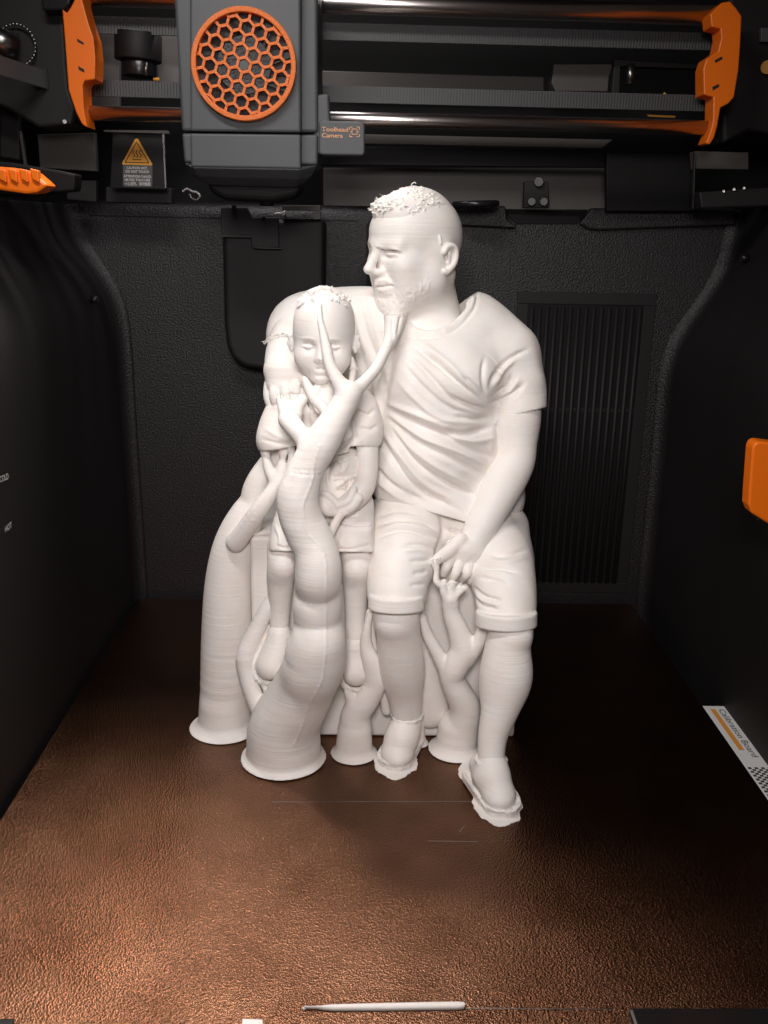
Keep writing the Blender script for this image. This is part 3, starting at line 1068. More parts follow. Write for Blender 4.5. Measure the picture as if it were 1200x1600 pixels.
# child's shorts
lo, hi = Bx(415, 700, 600, 880, 39.3, 46)
lo[0] = -6.8; hi[0] = -0.2; lo[1] = -4.2; hi[1] = 2.6
co_ = Sculpt(lo, hi, 0.055)
co_.pell(512, 770, 42.8, 62, 58, 1.6, k=.4)
co_.pell(524, 735, 42.7, 48, 45, 1.35, k=.4)
co_.chain([(468, 790, 42.6, 32), (452, 830, 41.5, 27), (446, 858, 41.0, 25)], .3)
co_.chain([(550, 790, 42.4, 34), (552, 830, 41.4, 30), (552, 858, 41.0, 30)], .3)
co_.box(P(548, 838, 41.2), (1.02, .75, .72), None, .25, .25)
p = P(500, 862, 40.9)
cutplane(co_, p, (0, -.35, -1), (-8, -5, p.z - 3), (0, 3, p.z + 1))
for u in (446, 552):
    co_.cone(P(u, 900, 40.9), P(u, 845, 41.4), .68, .6, .02, True)
part('shorts', co_, child, carve([
    ([(532, 816), (550, 820), (576, 819)], 2.2, -.06, 0), ([(528, 826), (532, 850)], 2.2, .05, 0), ([(535, 808), (560, 806)], 3, -.05),
    ([(440, 800), (452, 812), (462, 830)], 3, -.07), ([(430, 820), (438, 840), (436, 858)], 3, .06),
    ([(432, 852), (445, 856), (460, 854)], 2, -.05), ([(520, 856), (545, 858), (576, 852)], 2, -.05, 0),
    ([(540, 718), (523, 722), (518, 735), (523, 745), (562, 741)], 1.8, -.09, 0), ([(505, 728), (530, 722), (560, 708)], 2, -.07, 0), ([(524, 752), (545, 750), (543, 765), (528, 766)], 1.8, -.07, 0), ([(528, 760), (545, 748), (562, 742)], 2, .09, 0), ([(516, 725), (512, 750), (520, 775)], 2.5, .07), ([(535, 750), (540, 770)], 1.8, .08, 0),
    ([(525, 730), (535, 738), (545, 722)], 2, .06), ([(520, 722), (530, 716), (538, 738)], 2, -.06),
], lambda co, U, V: vnoise(co, 1.6, 22) * .04))
del co_

# child's shoes, toes pointing down
for pts, rim in (([(437, 988, 41.15, 17), (433, 1010, 41.0, 20), (421, 1040, 40.7, 22)], [(437, 990), 17]),
                 ([(554, 1005, 41.15, 17), (553, 1030, 41.0, 18), (556, 1052, 40.7, 20)], [(554, 1008), 17])):
    W = [P(*q[:3]) for q in pts]
    s = Sculpt([min(q[i] for q in W) - 1.3 for i in range(3)], [max(q[i] for q in W) + 1.3 for i in range(3)], .05)
    s.chain(pts, .2)
    # sole lip
    u, v, d, r = pts[-1]
    c0 = P(u, v + 4, d + .10); rad = (r + 4) * S(u, v, d)
    ax = (P(*pts[-1][:3]) - P(*pts[0][:3])).normalized()
    side = ax.cross(Vector((0, -1, 0))).normalized(); nn = ax.cross(side)
    pr = None
    for i in range(21):
        a = math.pi * i / 20
        q = c0 + side * math.cos(a) * rad + ax * math.sin(a) * rad * .95
        if pr is not None:
            s.cone(pr, q, .14, .14, .04)
        pr = q
    s.cone(c0 + side * rad, P(*pts[0][:3]) + side * rad * .75 + Vector((0, .35, 0)), .14, .12, .04)
    s.cone(c0 - side * rad, P(*pts[0][:3]) - side * rad * .75 + Vector((0, .35, 0)), .14, .12, .04)
    s.ell(c0 + Vector((0, .25, 0)) - ax * .3, (rad * .95, .4, rad * 1.5), None, .1)
    # collar of the shoe
    c1 = P(pts[0][0], pts[0][1], pts[0][2]); rr = pts[0][3] * S(*pts[0][:3])
    for i in range(12):
        a = i / 12 * 2 * math.pi; b = (i + 1) / 12 * 2 * math.pi
        s.cone((c1.x + rr * math.cos(a), c1.y + rr * math.sin(a), c1.z - .1 * math.sin(-a)), (c1.x + rr * math.cos(b), c1.y + rr * math.sin(b), c1.z - .1 * math.sin(-b)), .07, .07, .04)
    part('shoe', s, child)

# ---------------- bench block
lo_b, hi_b = (-6.85, -0.75, 0), (6.35, 6.0, 10.6)
b = Sculpt([lo_b[0] - .3, lo_b[1] - .3, -.1], [hi_b[0] + .3, hi_b[1] + .3, 10.9], .1)
b.box([(lo_b[i] + hi_b[i]) / 2 for i in range(3)], [(hi_b[i] - lo_b[i]) / 2 for i in range(3)], None, .12, .02)
part('bench', b, fig)

# ---------------- tree supports
def support(chains, base=None, h=.075, k=.25, wob=.03, seed=0, label=None, strokes=(), cuts=()):
    W = [P(*q[:3]) for c in chains for q in c]
    R = max(q[3] * S(*q[:3]) for c in chains for q in c)
    l = [min(q[i] for q in W) - R - .4 for i in range(3)]; hg = [max(q[i] for q in W) + R + .4 for i in range(3)]
    if base:
        bp, br, bt = base
        bp = Vector((bp.x, bp.y, 0))
        l = [min(l[0], bp.x - br - .2), min(l[1], bp.y - br - .2), 0]
        hg = [max(hg[0], bp.x + br + .2), max(hg[1], bp.y + br + .2), hg[2]]
    s = Sculpt(l, hg, h)
    for c in chains:
        s.chain(c, k)
    if base:
        s.cone((bp.x, bp.y, .0), (bp.x, bp.y, 1.2), bt * 1.12, bt, k)
        # flared brim
        q = s._sub((bp.x - br, bp.y - br, 0), (bp.x + br, bp.y + br, .8), .1)
        sl, X, Y, Z = q
        rr = np.sqrt((X - bp.x) ** 2 + (Y - bp.y) ** 2)
        z = np.maximum(Z, 0)
        prof = bt * 1.0 + (br - bt) * np.exp(-np.maximum(z - .06, 0) / .24)
        d = (rr - prof) * .6
        d = np.maximum(d, Z - .75)
        s.D[sl] = np.minimum(s.D[sl], d)
        s.half((0, 0, .02), (0, 0, -1))
    for a_, b_, u0, v0, u1, v1 in cuts:
        s.pixcut(a_, b_, -1, u0, v0, u1, v1, 38, 48)
    cf = carve(strokes)
    o = part('tree_support', s, fig, lambda co, n: cf(co, n) + vnoise(co, 1.2, seed) * wob + vnoise(np.stack([co[:, 0] * .15, co[:, 1] * .15, co[:, 2]], 1), 3.5, seed + 3) * wob * .5)
    if label:
        o['label'] = label
    return o


# main trunk
support([
    [(443, 1160, 40.25, 55), (443, 1140, 40.2, 54), (449, 1122, 40.05, 52), (462, 1100, 39.8, 49), (473, 1078, 39.6, 47), (481, 1062, 39.35, 46), (488, 1046, 38.95, 47), (493, 1030, 38.8, 46), (494, 1018, 38.75, 46), (497, 1004, 38.6, 42), (498, 990, 38.75, 39),
     (497, 976, 39.1, 36), (496, 964, 38.85, 36), (496, 948, 38.75, 36.5), (496, 934, 38.85, 35), (496, 926, 38.9, 34), (496, 917, 38.75, 34), (497, 903, 38.3, 35), (497, 880, 38.3, 34), (493, 858, 38.45, 32), (482, 835, 38.6, 33), (470, 810, 38.6, 32), (465, 780, 38.6, 31),
     (472, 750, 38.7, 28), (484, 722, 38.8, 26), (502, 692, 38.9, 26), (522, 658, 39.1, 22), (545, 617, 39.4, 18)],
    [(545, 617, 39.4, 13), (566, 600, 40.0, 9.5), (588, 575, 40.9, 8.5), (603, 545, 42.0, 8), (610, 528, 42.8, 9)],
    [(545, 615, 39.4, 13), (530, 598, 39.4, 10.5), (516, 572, 39.6, 8), (510, 545, 39.9, 7), (505, 520, 40.15, 4.8), (500, 498, 40.4, 3.8), (500, 474, 40.8, 3)],
    [(490, 700, 38.9, 16), (466, 675, 39.4, 14), (450, 655, 40.2, 16)],
    [(520, 660, 39.6, 10), (508, 640, 40.2, 8), (492, 622, 40.8, 8), (482, 606, 41.0, 6), (475, 590, 41.2, 4)],
    ], base=(PZ(443, 1184, 0), 2.10, 1.64), seed=1, strokes=[([(500, 695), (490, 725), (489, 747), (473, 794), (481, 833), (507, 868), (509, 940), (509, 1000), (506, 1050), (500, 1070), (483, 1102), (470, 1140), (459, 1165)], 1.2, .035, 0), ([(455, 738), (480, 742), (506, 740)], 1.2, -.04, 0), ([(456, 733), (480, 736), (507, 734)], 1.0, -.03, 0)], label='thickest wavy support trunk, rising in front of the child to the chin')
# cups at branch tips
def tips(center, pts, cup=None, r=4, seed=0):
    ch_ = [[(center[0], center[1], center[2], center[3]), (u, v, d, rr)] for u, v, d, rr in pts]
    o = support(ch_, h=.05, k=.10, wob=.02, seed=seed)
    return o
support([[(609, 535, 42.5, 9.5), (613, 520, 43.2, 12), (616, 507, 43.8, 15), (618, 490, 44.4, 19)]], h=.05, k=.12, seed=2, cuts=[((590, 494), (650, 489), 580, 470, 650, 500)], strokes=[([(612, 525), (614, 496)], 2.5, -.08, 0), ([(622, 520), (626, 496)], 2.2, -.07, 0)])
support([[(455, 662, 40.3, 15), (446, 645, 40.8, 10), (438, 624, 41.5, 6)], [(452, 650, 40.6, 10), (448, 636, 41.0, 6), (447, 624, 41.5, 6)], [(460, 650, 40.6, 12), (464, 634, 41.0, 9), (460, 623, 41.4, 6)], [(462, 640, 40.8, 9), (474, 624, 41.3, 8)],
         [(436, 623, 41.5, 3), (458, 620, 41.3, 3), (481, 622, 41.4, 3)]], h=.05, k=.10, seed=3)
support([[(518, 655, 40.4, 7), (512, 635, 40.7, 8), (512, 618, 41.0, 12), (513, 605, 41.3, 15)], [(500, 640, 40.6, 8), (494, 618, 40.9, 9), (498, 606, 41.0, 8)]], h=.05, k=.10, seed=4)
support([[(546, 620, 41.0, 6), (549, 598, 41.4, 5), (552, 575, 41.8, 5), (549, 560, 42.0, 4)]], h=.05, k=.1, seed=24)
support([[(516, 838, 40.0, 6), (523, 820, 40.0, 6.5), (531, 806, 40.1, 6)], [(531, 806, 40.1, 5), (545, 800, 40.3, 3)]], h=.05, k=.06, seed=25)
# tall left trunk
support([
    [(353, 1130, 43.3, 40), (354, 1050, 43.3, 40), (355, 980, 43.3, 39), (357, 920, 43.3, 37), (363, 870, 43.3, 34), (372, 835, 43.3, 30), (386, 805, 43.3, 26), (396, 785, 43.3, 21),
     (400, 765, 43.3, 20), (408, 745, 43.3, 18), (420, 722, 43.3, 14)],
    [(368, 848, 42.2, 15), (380, 832, 41.9, 14), (402, 800, 41.5, 13), (422, 772, 41.5, 11), (434, 752, 41.7, 9)],
    [(432, 756, 41.7, 9), (421, 735, 42.0, 8), (416, 715, 42.3, 6), (414, 703, 42.5, 8)],
    [(434, 756, 41.7, 8), (438, 735, 41.9, 7), (442, 715, 42.2, 5), (442, 703, 42.4, 7)],
    [(438, 756, 41.7, 8), (450, 735, 41.8, 6), (456, 715, 42.0, 5), (455, 702, 42.3, 6)],
    ], base=(PZ(351, 1136, 0), 1.78, 1.22), seed=11, wob=.008, h=.055, k=.16, label='tall smooth support column at the left edge with a slanted branch ending in three fingers')
# thin bent branch behind the child's foot
support([
    [(430, 925, 41.3, 8), (418, 950, 41.3, 11), (400, 985, 41.2, 13), (385, 1020, 41.0, 14), (384, 1045, 40.9, 14), (394, 1080, 40.7, 14), (408, 1112, 40.4, 14)],
    [(410, 1100, 40.4, 10), (420, 1085, 40.5, 7), (413, 1070, 40.6, 5)],
    [(415, 1098, 40.4, 8), (430, 1080, 40.5, 6), (432, 1068, 40.6, 5)],
    ], h=.055, k=.12, seed=13, label='thin elbowed branch curving round behind the child\'s hanging shoe')
# support under the child's other shoe
support([
    [(553, 1170, 40.7, 26), (555, 1140, 40.7, 25), (556, 1115, 40.7, 22), (572, 1092, 40.6, 20), (586, 1068, 40.5, 16), (580, 1035, 40.4, 14), (572, 1008, 40.4, 10), (574, 980, 40.3, 6), (580, 955, 40.2, 4)],
    [(556, 1120, 40.7, 16), (552, 1095, 40.6, 11), (545, 1080, 40.6, 8)],
    [(560, 1115, 40.7, 12), (565, 1095, 40.6, 8), (566, 1080, 40.6, 6)],
    ], base=(PZ(553, 1177, 0), 1.15, .80), h=.06, k=.15, seed=14, label='short support stump bending up to the child\'s shoe in the middle')
# right support between the man's legs
support([
    [(714, 1165, 41.2, 30), (724, 1130, 41.0, 27), (727, 1105, 40.8, 24), (716, 1080, 40.6, 21), (706, 1058, 40.5, 19), (712, 1040, 40.4, 20), (724, 1015, 40.4, 20), (716, 985, 40.4, 16), (706, 960, 40.4, 13), (703, 942, 40.4, 12)],
    [(703, 945, 40.4, 12), (703, 935, 40.3, 12)],
    [(700, 936, 40.3, 7), (692, 918, 40.2, 5), (682, 908, 40.2, 5), (682, 892, 40.3, 4), (680, 880, 40.4, 6)],
    [(700, 936, 40.3, 6), (693, 925, 40.2, 5), (694, 908, 40.3, 4)],
    [(704, 935, 40.3, 7), (706, 915, 40.3, 5), (706, 911, 40.4, 5.5)],
    [(706, 936, 40.3, 6), (718, 925, 40.3, 4), (728, 917, 40.4, 3.5)],
    [(706, 936, 40.3, 6), (719, 914, 40.4, 3)],
    [(730, 1030, 40.4, 13), (746, 1006, 40.2, 11), (756, 985, 40.1, 8), (764, 974, 40.0, 7)],
    [(742, 1008, 40.3, 8), (750, 988, 40.2, 5), (750, 974, 40.1, 5)],
    [(698, 1048, 40.5, 12), (682, 1018, 40.6, 10), (668, 990, 40.7, 8), (660, 965, 40.8, 6), (656, 950, 40.8, 5)],
    ], base=(PZ(712, 1170, 0), 1.38, .92), h=.05, k=.13, seed=15, label='antler-shaped support between the man\'s knees, reaching his hand')
# small supports behind the man's left-hand shoe and beside his knee
support([[(656, 1158, 41.7, 8), (654, 1135, 41.5, 7), (650, 1105, 41.3, 5)]], base=(PZ(654, 1162, 0), .50, .25), h=.05, k=.1, seed=16)
support([[(577, 955, 40.4, 4), (574, 975, 40.6, 5), (573, 1010, 40.8, 6)], [(584, 952, 40.5, 3), (582, 990, 40.7, 5), (592, 1050, 41.0, 6), (604, 1110, 41.3, 8)]], h=.05, k=.08, seed=17)
# soft swelling printed on the bench front
support([[(655, 1000, 42.3, 18), (665, 1060, 42.2, 30), (672, 1105, 42.3, 32)]], h=.08, k=.2, seed=18)
support([[(535, 870, 42.2, 10), (532, 930, 42.2, 10), (536, 1000, 42.2, 8)], [(640, 870, 42.2, 30), (636, 960, 42.2, 20)]], h=.08, k=.2, seed=19)

# ---------------- brim skirts stuck to the plate round the shoes
def brim_sheet(pts, z=.05):
    me = bpy.data.meshes.new('brim')
    pp = smooth_line(pts + [pts[0]], 5)[:-1]
    W = [PZ(u, v, 0) for u, v in pp]
    bm = bmesh.new()
    c = sum((Vector(w_) for w_ in W), Vector()) / len(W)
    rings = []
    for f_, zz in ((1.0, .004), (1.0, z), (.985, z + .01)):
        rings.append([bm.verts.new((c.x + (w_.x - c.x) * f_ + random.uniform(-.035, .035), c.y + (w_.y - c.y) * f_ + random.uniform(-.035, .035), zz)) for w_ in W])
    n = len(W)
    for r0, r1 in zip(rings[:-1], rings[1:]):
        for i in range(n):
            bm.faces.new((r0[i], r0[(i + 1) % n], r1[(i + 1) % n], r1[i]))
    bm.faces.new(rings[-1])
    bm.normal_update()
    bmesh.ops.recalc_face_normals(bm, faces=bm.faces)
    bm.to_mesh(me); bm.free()
    return link('brim', me, WM, fig)
brim_sheet([(585, 1185), (588, 1203), (600, 1212), (615, 1219), (632, 1215), (640, 1208), (650, 1203), (652, 1190), (648, 1178), (660, 1160), (660, 1140), (640, 1130), (615, 1140)])
brim_sheet([(742, 1172), (728, 1185), (718, 1200), (717, 1212), (730, 1228), (740, 1240), (738, 1256), (748, 1274), (760, 1282), (772, 1290), (788, 1292), (800, 1286), (812, 1282), (811, 1272), (816, 1262), (812, 1248), (800, 1225), (785, 1195), (770, 1180)])

# ---------------- rough fringes where supports meet the print, stray strings
def fringe(path, n, ln, r=.028, up=False, seed=0):
    rnd = random.Random(seed)
    bm = bmesh.new()
    for i in range(n):
        t = rnd.random() * (len(path) - 1); a = int(t); f_ = t - a
        u, v, d = [path[a][q] + (path[a + 1][q] - path[a][q]) * f_ for q in range(3)]
        p0 = P(u + rnd.uniform(-1, 1), v + rnd.uniform(-1.5, 1.5), d)
        dr = Vector((rnd.uniform(-1, 1), rnd.uniform(-1, .2), rnd.uniform(-.2, 1) if up else rnd.uniform(-.5, .5))).normalized()
        pr = None; L_ = ln * rnd.uniform(.4, 1)
        side = dr.cross(Vector((0, 1, .3))).normalized()
        rings = []
        bend = rnd.uniform(-1, 1)
        for j in range(4):
            q = p0 + dr * L_ * j / 3 + side * bend * L_ * .5 * (j / 3) ** 2
            rr = r * (1 - .2 * j)
            rings.append([bm.verts.new(q + side * math.cos(x) * rr + dr.cross(side) * math.sin(x) * rr) for x in (0, 2.1, 4.2)])
        for r0, r1 in zip(rings[:-1], rings[1:]):
            for j in range(3):
                bm.faces.new((r0[j], r0[(j + 1) % 3], r1[(j + 1) % 3], r1[j]))
        bm.faces.new(rings[-1])
    bmesh.ops.recalc_face_normals(bm, faces=bm.faces)
    me = bpy.data.meshes.new('filament_fringe'); bm.to_mesh(me); bm.free()
    o = link('filament_fringe', me, WM, fig); o['kind'] = 'stuff'
    return o
fringe([(602, 492, 44.0), (616, 494, 43.7), (634, 490, 44.0)], 50, .16, seed=1)
fringe([(437, 621, 41.3), (458, 619, 41.2), (481, 621, 41.2)], 40, .14, seed=2)
fringe([(403, 690, 42.0), (420, 698, 41.9), (462, 700, 41.9)], 50, .14, seed=3)
fringe([(746, 972, 39.4), (760, 974, 39.2), (776, 973, 39.2)], 50, .14, seed=4)
fringe([(646, 793, 42.3), (670, 797, 42.4), (700, 808, 42.6), (726, 815, 42.8)], 70, .12, seed=5)
fringe([(413, 536, 44.3), (425, 524, 43.9), (445, 522, 43.8), (462, 534, 44.0)], 70, .16, seed=6)
fringe([(482, 462, 41.2), (500, 454, 41.6), (525, 456, 41.6), (537, 474, 41.2)], 60, .28, .016, True, seed=7)
fringe([(586, 315, 44.5), (600, 306, 45), (640, 300, 45.5), (665, 302, 46)], 40, .22, .014, True, seed=8)
fringe([(398, 1062, 40.3), (415, 1070, 40.2), (432, 1062, 40.3)], 30, .12, seed=9)
fringe([(542, 1076, 40.3), (555, 1080, 40.2), (570, 1074, 40.3)], 30, .12, seed=10)
fringe([(674, 877, 40.2), (690, 873, 40.2)], 25, .12, seed=11)
fringe([(692, 915, 40), (712, 910, 40.1), (730, 916, 40.1)], 25, .10, seed=12)

# curled stray strings
for pts in ([(643, 297, 45.5), (642, 292, 45.4), (644, 287, 45.4), (648, 285, 45.4), (650, 287, 45.4)], [(648, 298, 45.3), (652, 294, 45.2), (658, 296, 45.2)],
            [(590, 312, 44.5), (588, 308, 44.5)], [(546, 577, 41.5), (553, 574, 41.5), (560, 577, 41.6)], [(497, 456, 41.4), (503, 449, 41.4), (510, 453, 41.4)], [(510, 452, 41.6), (520, 447, 41.6)]):
    bm = bmesh.new()
    q = smooth_line([(p_[0], p_[1]) for p_ in pts], 4)
    W = [P(u, v, pts[0][2]) for u, v in q]
    n_ = 6
    rings = []
    for i_, p_ in enumerate(W):
        t_ = (W[min(i_ + 1, len(W) - 1)] - W[max(i_ - 1, 0)]).normalized()
        s_ = t_.cross(Vector((0, 1, 0))).normalized(); c_ = t_.cross(s_)
        rings.append([bm.verts.new(p_ + (s_ * math.cos(a) + c_ * math.sin(a)) * .022) for a in [2 * math.pi * k / n_ for k in range(n_)]])
    for A, B in zip(rings[:-1], rings[1:]):
        for k in range(n_):
            bm.faces.new((A[k], A[(k + 1) % n_], B[(k + 1) % n_], B[k]))
    bm.faces.new(rings[0]); bm.faces.new(rings[-1])
    bmesh.ops.recalc_face_normals(bm, faces=bm.faces)
    me = bpy.data.meshes.new('stray_string'); bm.to_mesh(me); bm.free()
    link('stray_string', me, WM, fig)
# ------------------------------------------------------------------ mesh builders for the printer
def finish(bm, name, material, parent=None, bevel=0.0, seg=2, smooth=False):
    bmesh.ops.recalc_face_normals(bm, faces=bm.faces)
    if bevel:
        ed = [e for e in bm.edges if len(e.link_faces) == 2 and e.calc_face_angle(0) > .5]
        bmesh.ops.bevel(bm, geom=ed, offset=bevel, segments=seg, profile=.5, affect='EDGES', clamp_overlap=True)
    if smooth:
        for f in bm.faces:
            f.smooth = True
    me = bpy.data.meshes.new(name)
    bm.to_mesh(me)
    bm.free()
    return link(name, me, material, parent)


def add_box(bm, lo, hi):
    v = [bm.verts.new((x, y, z)) for x in (lo[0], hi[0]) for y in (lo[1], hi[1]) for z in (lo[2], hi[2])]
    for f in ((0, 1, 3, 2), (4, 6, 7, 5), (0, 4, 5, 1), (2, 3, 7, 6), (0, 2, 6, 4), (1, 5, 7, 3)):
        bm.faces.new([v[i] for i in f])
    return v


def box(name, lo, hi, material, parent=None, bevel=.05):
    bm = bmesh.new()
    add_box(bm, lo, hi)
    return finish(bm, name, material, parent, bevel)


def add_slab(bm, W, depth, axis=Vector((0, 1, 0))):
    """prism: world polygon W swept along axis"""
    a = [bm.verts.new(p) for p in W]
    b = [bm.verts.new(Vector(p) + axis * depth) for p in W]
    n = len(W)
    bm.faces.new(a)
    bm.faces.new(b[::-1])
    for i in range(n):
        bm.faces.new((a[i], b[i], b[(i + 1) % n], a[(i + 1) % n]))


def slab(name, pts, d, depth, material, parent=None, bevel=.05, seg=2):
    """flat-fronted piece whose front outline is given in photo pixels at distance d"""
    bm = bmesh.new()
    add_slab(bm, [P(u, v, d) for u, v in pts], depth)
    return finish(bm, name, material, parent, bevel, seg)


def rect(u0, v0, u1, v1):
    return [(u0, v0), (u1, v0), (u1, v1), (u0, v1)]


def add_tube(bm, a, b, r, n=24, r2=None):
    a, b = Vector(a), Vector(b)
    ax = (b - a).normalized()
    s = ax.cross(Vector((0, 0, 1)) if abs(ax.z) < .9 else Vector((0, 1, 0))).normalized()
    t = ax.cross(s)
    A = [bm.verts.new(a + (s * math.cos(2 * math.pi * i / n) + t * math.sin(2 * math.pi * i / n)) * r) for i in range(n)]
    B = [bm.verts.new(b + (s * math.cos(2 * math.pi * i / n) + t * math.sin(2 * math.pi * i / n)) * (r2 or r)) for i in range(n)]
    for i in range(n):
        f = bm.faces.new((A[i], B[i], B[(i + 1) % n], A[(i + 1) % n]))
        f.smooth = True
    bm.faces.new(A[::-1]); bm.faces.new(B)


def tube(name, a, b, r, material, parent=None, n=24, bevel=0):
    bm = bmesh.new()
    add_tube(bm, a, b, r, n)
    return finish(bm, name, material, parent, bevel)


def text(body, name, origin, right, up, size, material, parent=None, width=None, depth=.004, bold=0.0):
    cu = bpy.data.curves.new('t', 'FONT')
    cu.body = body
    cu.size = 1
    cu.offset = bold
    cu.extrude = 0
    cu.resolution_u = 3
    ob = bpy.data.objects.new('t', cu)
    COL.objects.link(ob)
    dg = bpy.context.evaluated_depsgraph_get()
    me = bpy.data.meshes.new_from_object(ob.evaluated_get(dg))
    bpy.data.objects.remove(ob)
    right = Vector(right).normalized(); up = Vector(up).normalized()
    xs = [v.co.x for v in me.vertices] or [0, 1]
    ys = [v.co.y for v in me.vertices] or [0, 1]
    w_ = max(xs) - min(xs)
    sx = (width / w_) if width else size
    nrm = right.cross(up)
    for v in me.vertices:
        v.co = Vector(origin) + right * ((v.co.x - min(xs)) * sx) + up * (v.co.y * size) + nrm * depth
    me.materials.clear()
    return link(name, me, material, parent)


# ------------------------------------------------------------------ the setting: chamber shell
DW = 61.0                         # distance of the back wall
YB = DW - 43


def wall_profile(side):
    px = [(98, 318), (97, 340), (104, 366), (124, 392), (150, 420), (170, 446), (180, 474), (184, 520), (190, 620), (200, 760), (212, 935), (214, 1010)]
    if side > 0:
        px = [(1157, 325), (1155, 350), (1148, 400), (1136, 436), (1108, 470), (1076, 508), (1057, 535), (1048, 570), (1038, 700), (1024, 830), (1012, 945), (1010, 1010)]
    pp = smooth_line(px, 5)
    ln = [0]
    for a, b in zip(pp[:-1], pp[1:]): ln.append(ln[-1] + math.hypot(b[0] - a[0], b[1] - a[1]))
    us = np.linspace(0, ln[-1], 180)
    pp = list(zip(np.interp(us, ln, [q[0] for q in pp]).tolist(), np.interp(us, ln, [q[1] for q in pp]).tolist()))
    for _ in range(220):
        pp = [pp[0]] + [tuple((pp[i - 1][c] + 2 * pp[i][c] + pp[i + 1][c]) / 4 for c in (0, 1)) for i in range(1, len(pp) - 1)] + [pp[-1]]
    return [P(u, v, DW) for u, v in pp]


def side_wall(side):
    pr = wall_profile(side)
    bm = bmesh.new()
    # the shell runs from the back wall to beyond the camera side; a cove joins it to the back wall
    r = .9
    ys = [YB + .35] + [YB - r * (1 - math.cos(math.radians(a))) for a in ()]
    sec = []
    for i in range(7):
        a = math.pi / 2 * i / 6
        sec.append((-side * r * (1 - math.sin(a)) , YB - r * (1 - math.cos(a))))
    sec.append((0, YB - 8)); sec.append((0, YB - 18)); sec.append((0, YB - 30)); sec.append((0, YB - 42))
    rows = []
    for ox, y in sec:
        rows.append([bm.verts.new((p.x + ox * (1 if k > 3 else 1), y, p.z)) for k, p in enumerate(pr)])
    for a, b in zip(rows[:-1], rows[1:]):
        for i in range(len(pr) - 1):
            bm.faces.new((a[i], a[i + 1], b[i + 1], b[i]))
    # top lip
    top = [bm.verts.new((side * 26, r_[0].co.y, r_[0].co.z + .0)) for r_ in rows]
    for i in range(len(rows) - 1):
        bm.faces.new((rows[i][0], rows[i + 1][0], top[i + 1], top[i]))
    bmesh.ops.recalc_face_normals(bm, faces=bm.faces)
    for f in bm.faces:
        f.smooth = True
    me = bpy.data.meshes.new('side_wall'); bm.to_mesh(me); bm.free()
    o = link('side_wall', me, M['wall_s'])
    o['kind'] = 'structure'
    # walls have thickness
    o.data.materials.append(M['wall'])
    nper = len(pr) - 1
    for k_, f_ in enumerate(o.data.polygons):
        if k_ < nper * 6: f_.material_index = 1
    md = o.modifiers.new('thickness', 'SOLIDIFY'); md.thickness = .3; md.offset = -1 if side > 0 else -1
    return o


wl = side_wall(-1)
wr = side_wall(1)

# back wall: flat panel with a rounded top edge
zt = P(600, 322, DW).z
bm = bmesh.new()
prof = [(YB, -3.0), (YB, zt - 1.1)]
for i in range(1, 9):
    a = math.pi / 2 * i / 8
    prof.append((YB + .9 * (1 - math.cos(a)), zt - 1.1 + 1.1 * math.sin(a)))
prof.append((YB + 6, zt))
xs = [P(60, 330, DW).x, P(1200, 330, DW).x]
R0 = [bm.verts.new((xs[0], y, z)) for y, z in prof]
R1 = [bm.verts.new((xs[1], y, z)) for y, z in prof]
for i in range(len(prof) - 1):
    f = bm.faces.new((R0[i], R0[i + 1], R1[i + 1], R1[i])); f.smooth = True
back = finish(bm, 'back_wall', M['wall'])
back['kind'] = 'structure'
# seam line below the rounded edge
o = box('wall_seam', (P(140, 346, DW).x, YB - .012, P(600, 346, DW).z - .03), (P(560, 346, DW).x, YB + .01, P(600, 346, DW).z + .03), M['black'], back, 0)

# upper rear panel behind the gantry, and the dark ceiling
upb = box('rear_upper_panel', (-30, YB + 8, zt - 2), (30, YB + 8.5, 52), M['black']); upb['kind'] = 'structure'
ceil = box('ceiling', (-30, -6, 50), (30, YB + 9, 50.5), M['black']); ceil['kind'] = 'structure'
fl = box('chamber_floor', (-26, -42, -4.0), (26, YB + 1, -3.6), M['black']); fl['kind'] = 'structure'

# louvred exhaust grille set in the back wall
g = empty('exhaust_grille', P(905, 930, DW), 'black louvred exhaust grille with upright slats, set in the rear wall right of the man', 'grille')
fr = [P(u, v, DW - .0) for u, v in ((800, 455), (1013, 462))]
gx0, gx1 = P(800, 600, DW).x, P(1012, 600, DW).x
gz1, gz0 = P(900, 457, DW).z, P(900, 925, DW).z
bm = bmesh.new()
t_ = .75
for lo, hi in (((gx0, YB - .10, gz1 - t_), (gx1, YB + .2, gz1)), ((gx0, YB - .10, gz0), (gx1, YB + .2, gz0 + t_)),
               ((gx0, YB - .10, gz0 + t_), (gx0 + t_, YB + .2, gz1 - t_)), ((gx1 - t_, YB - .10, gz0 + t_), (gx1, YB + .2, gz1 - t_))):
    add_box(bm, lo, hi)
finish(bm, 'frame', M['wall_s'], g, .04)
box('recess', (gx0 + t_, YB - .03, gz0 + t_), (gx1 - t_, YB - .01, gz1 - t_), M['black'], g, 0)
ns = 15
pitch_ = (gx1 - gx0 - 2 * t_) / ns
sl_me = None
for i in range(ns):
    x = gx0 + t_ + pitch_ * (i + .5)
    bm = bmesh.new()
    add_tube(bm, (0, 0, gz0 + t_), (0, 0, gz1 - t_ - .15), pitch_ * .27, 10)
    if sl_me is None:
        o = finish(bm, 'slat', M['wall_s'], g)
        sl_me = o.data
    else:
        bm.free()
        o = link('slat', sl_me, None, None); par(o, g)
    o.location = (x, YB - .12, 0)
zc = P(900, 640, DW).z
box('crossbar', (gx0 + t_, YB - .035, zc - .10), (gx1 - t_, YB - .025, zc + .10), M['wall_s'], g, 0)

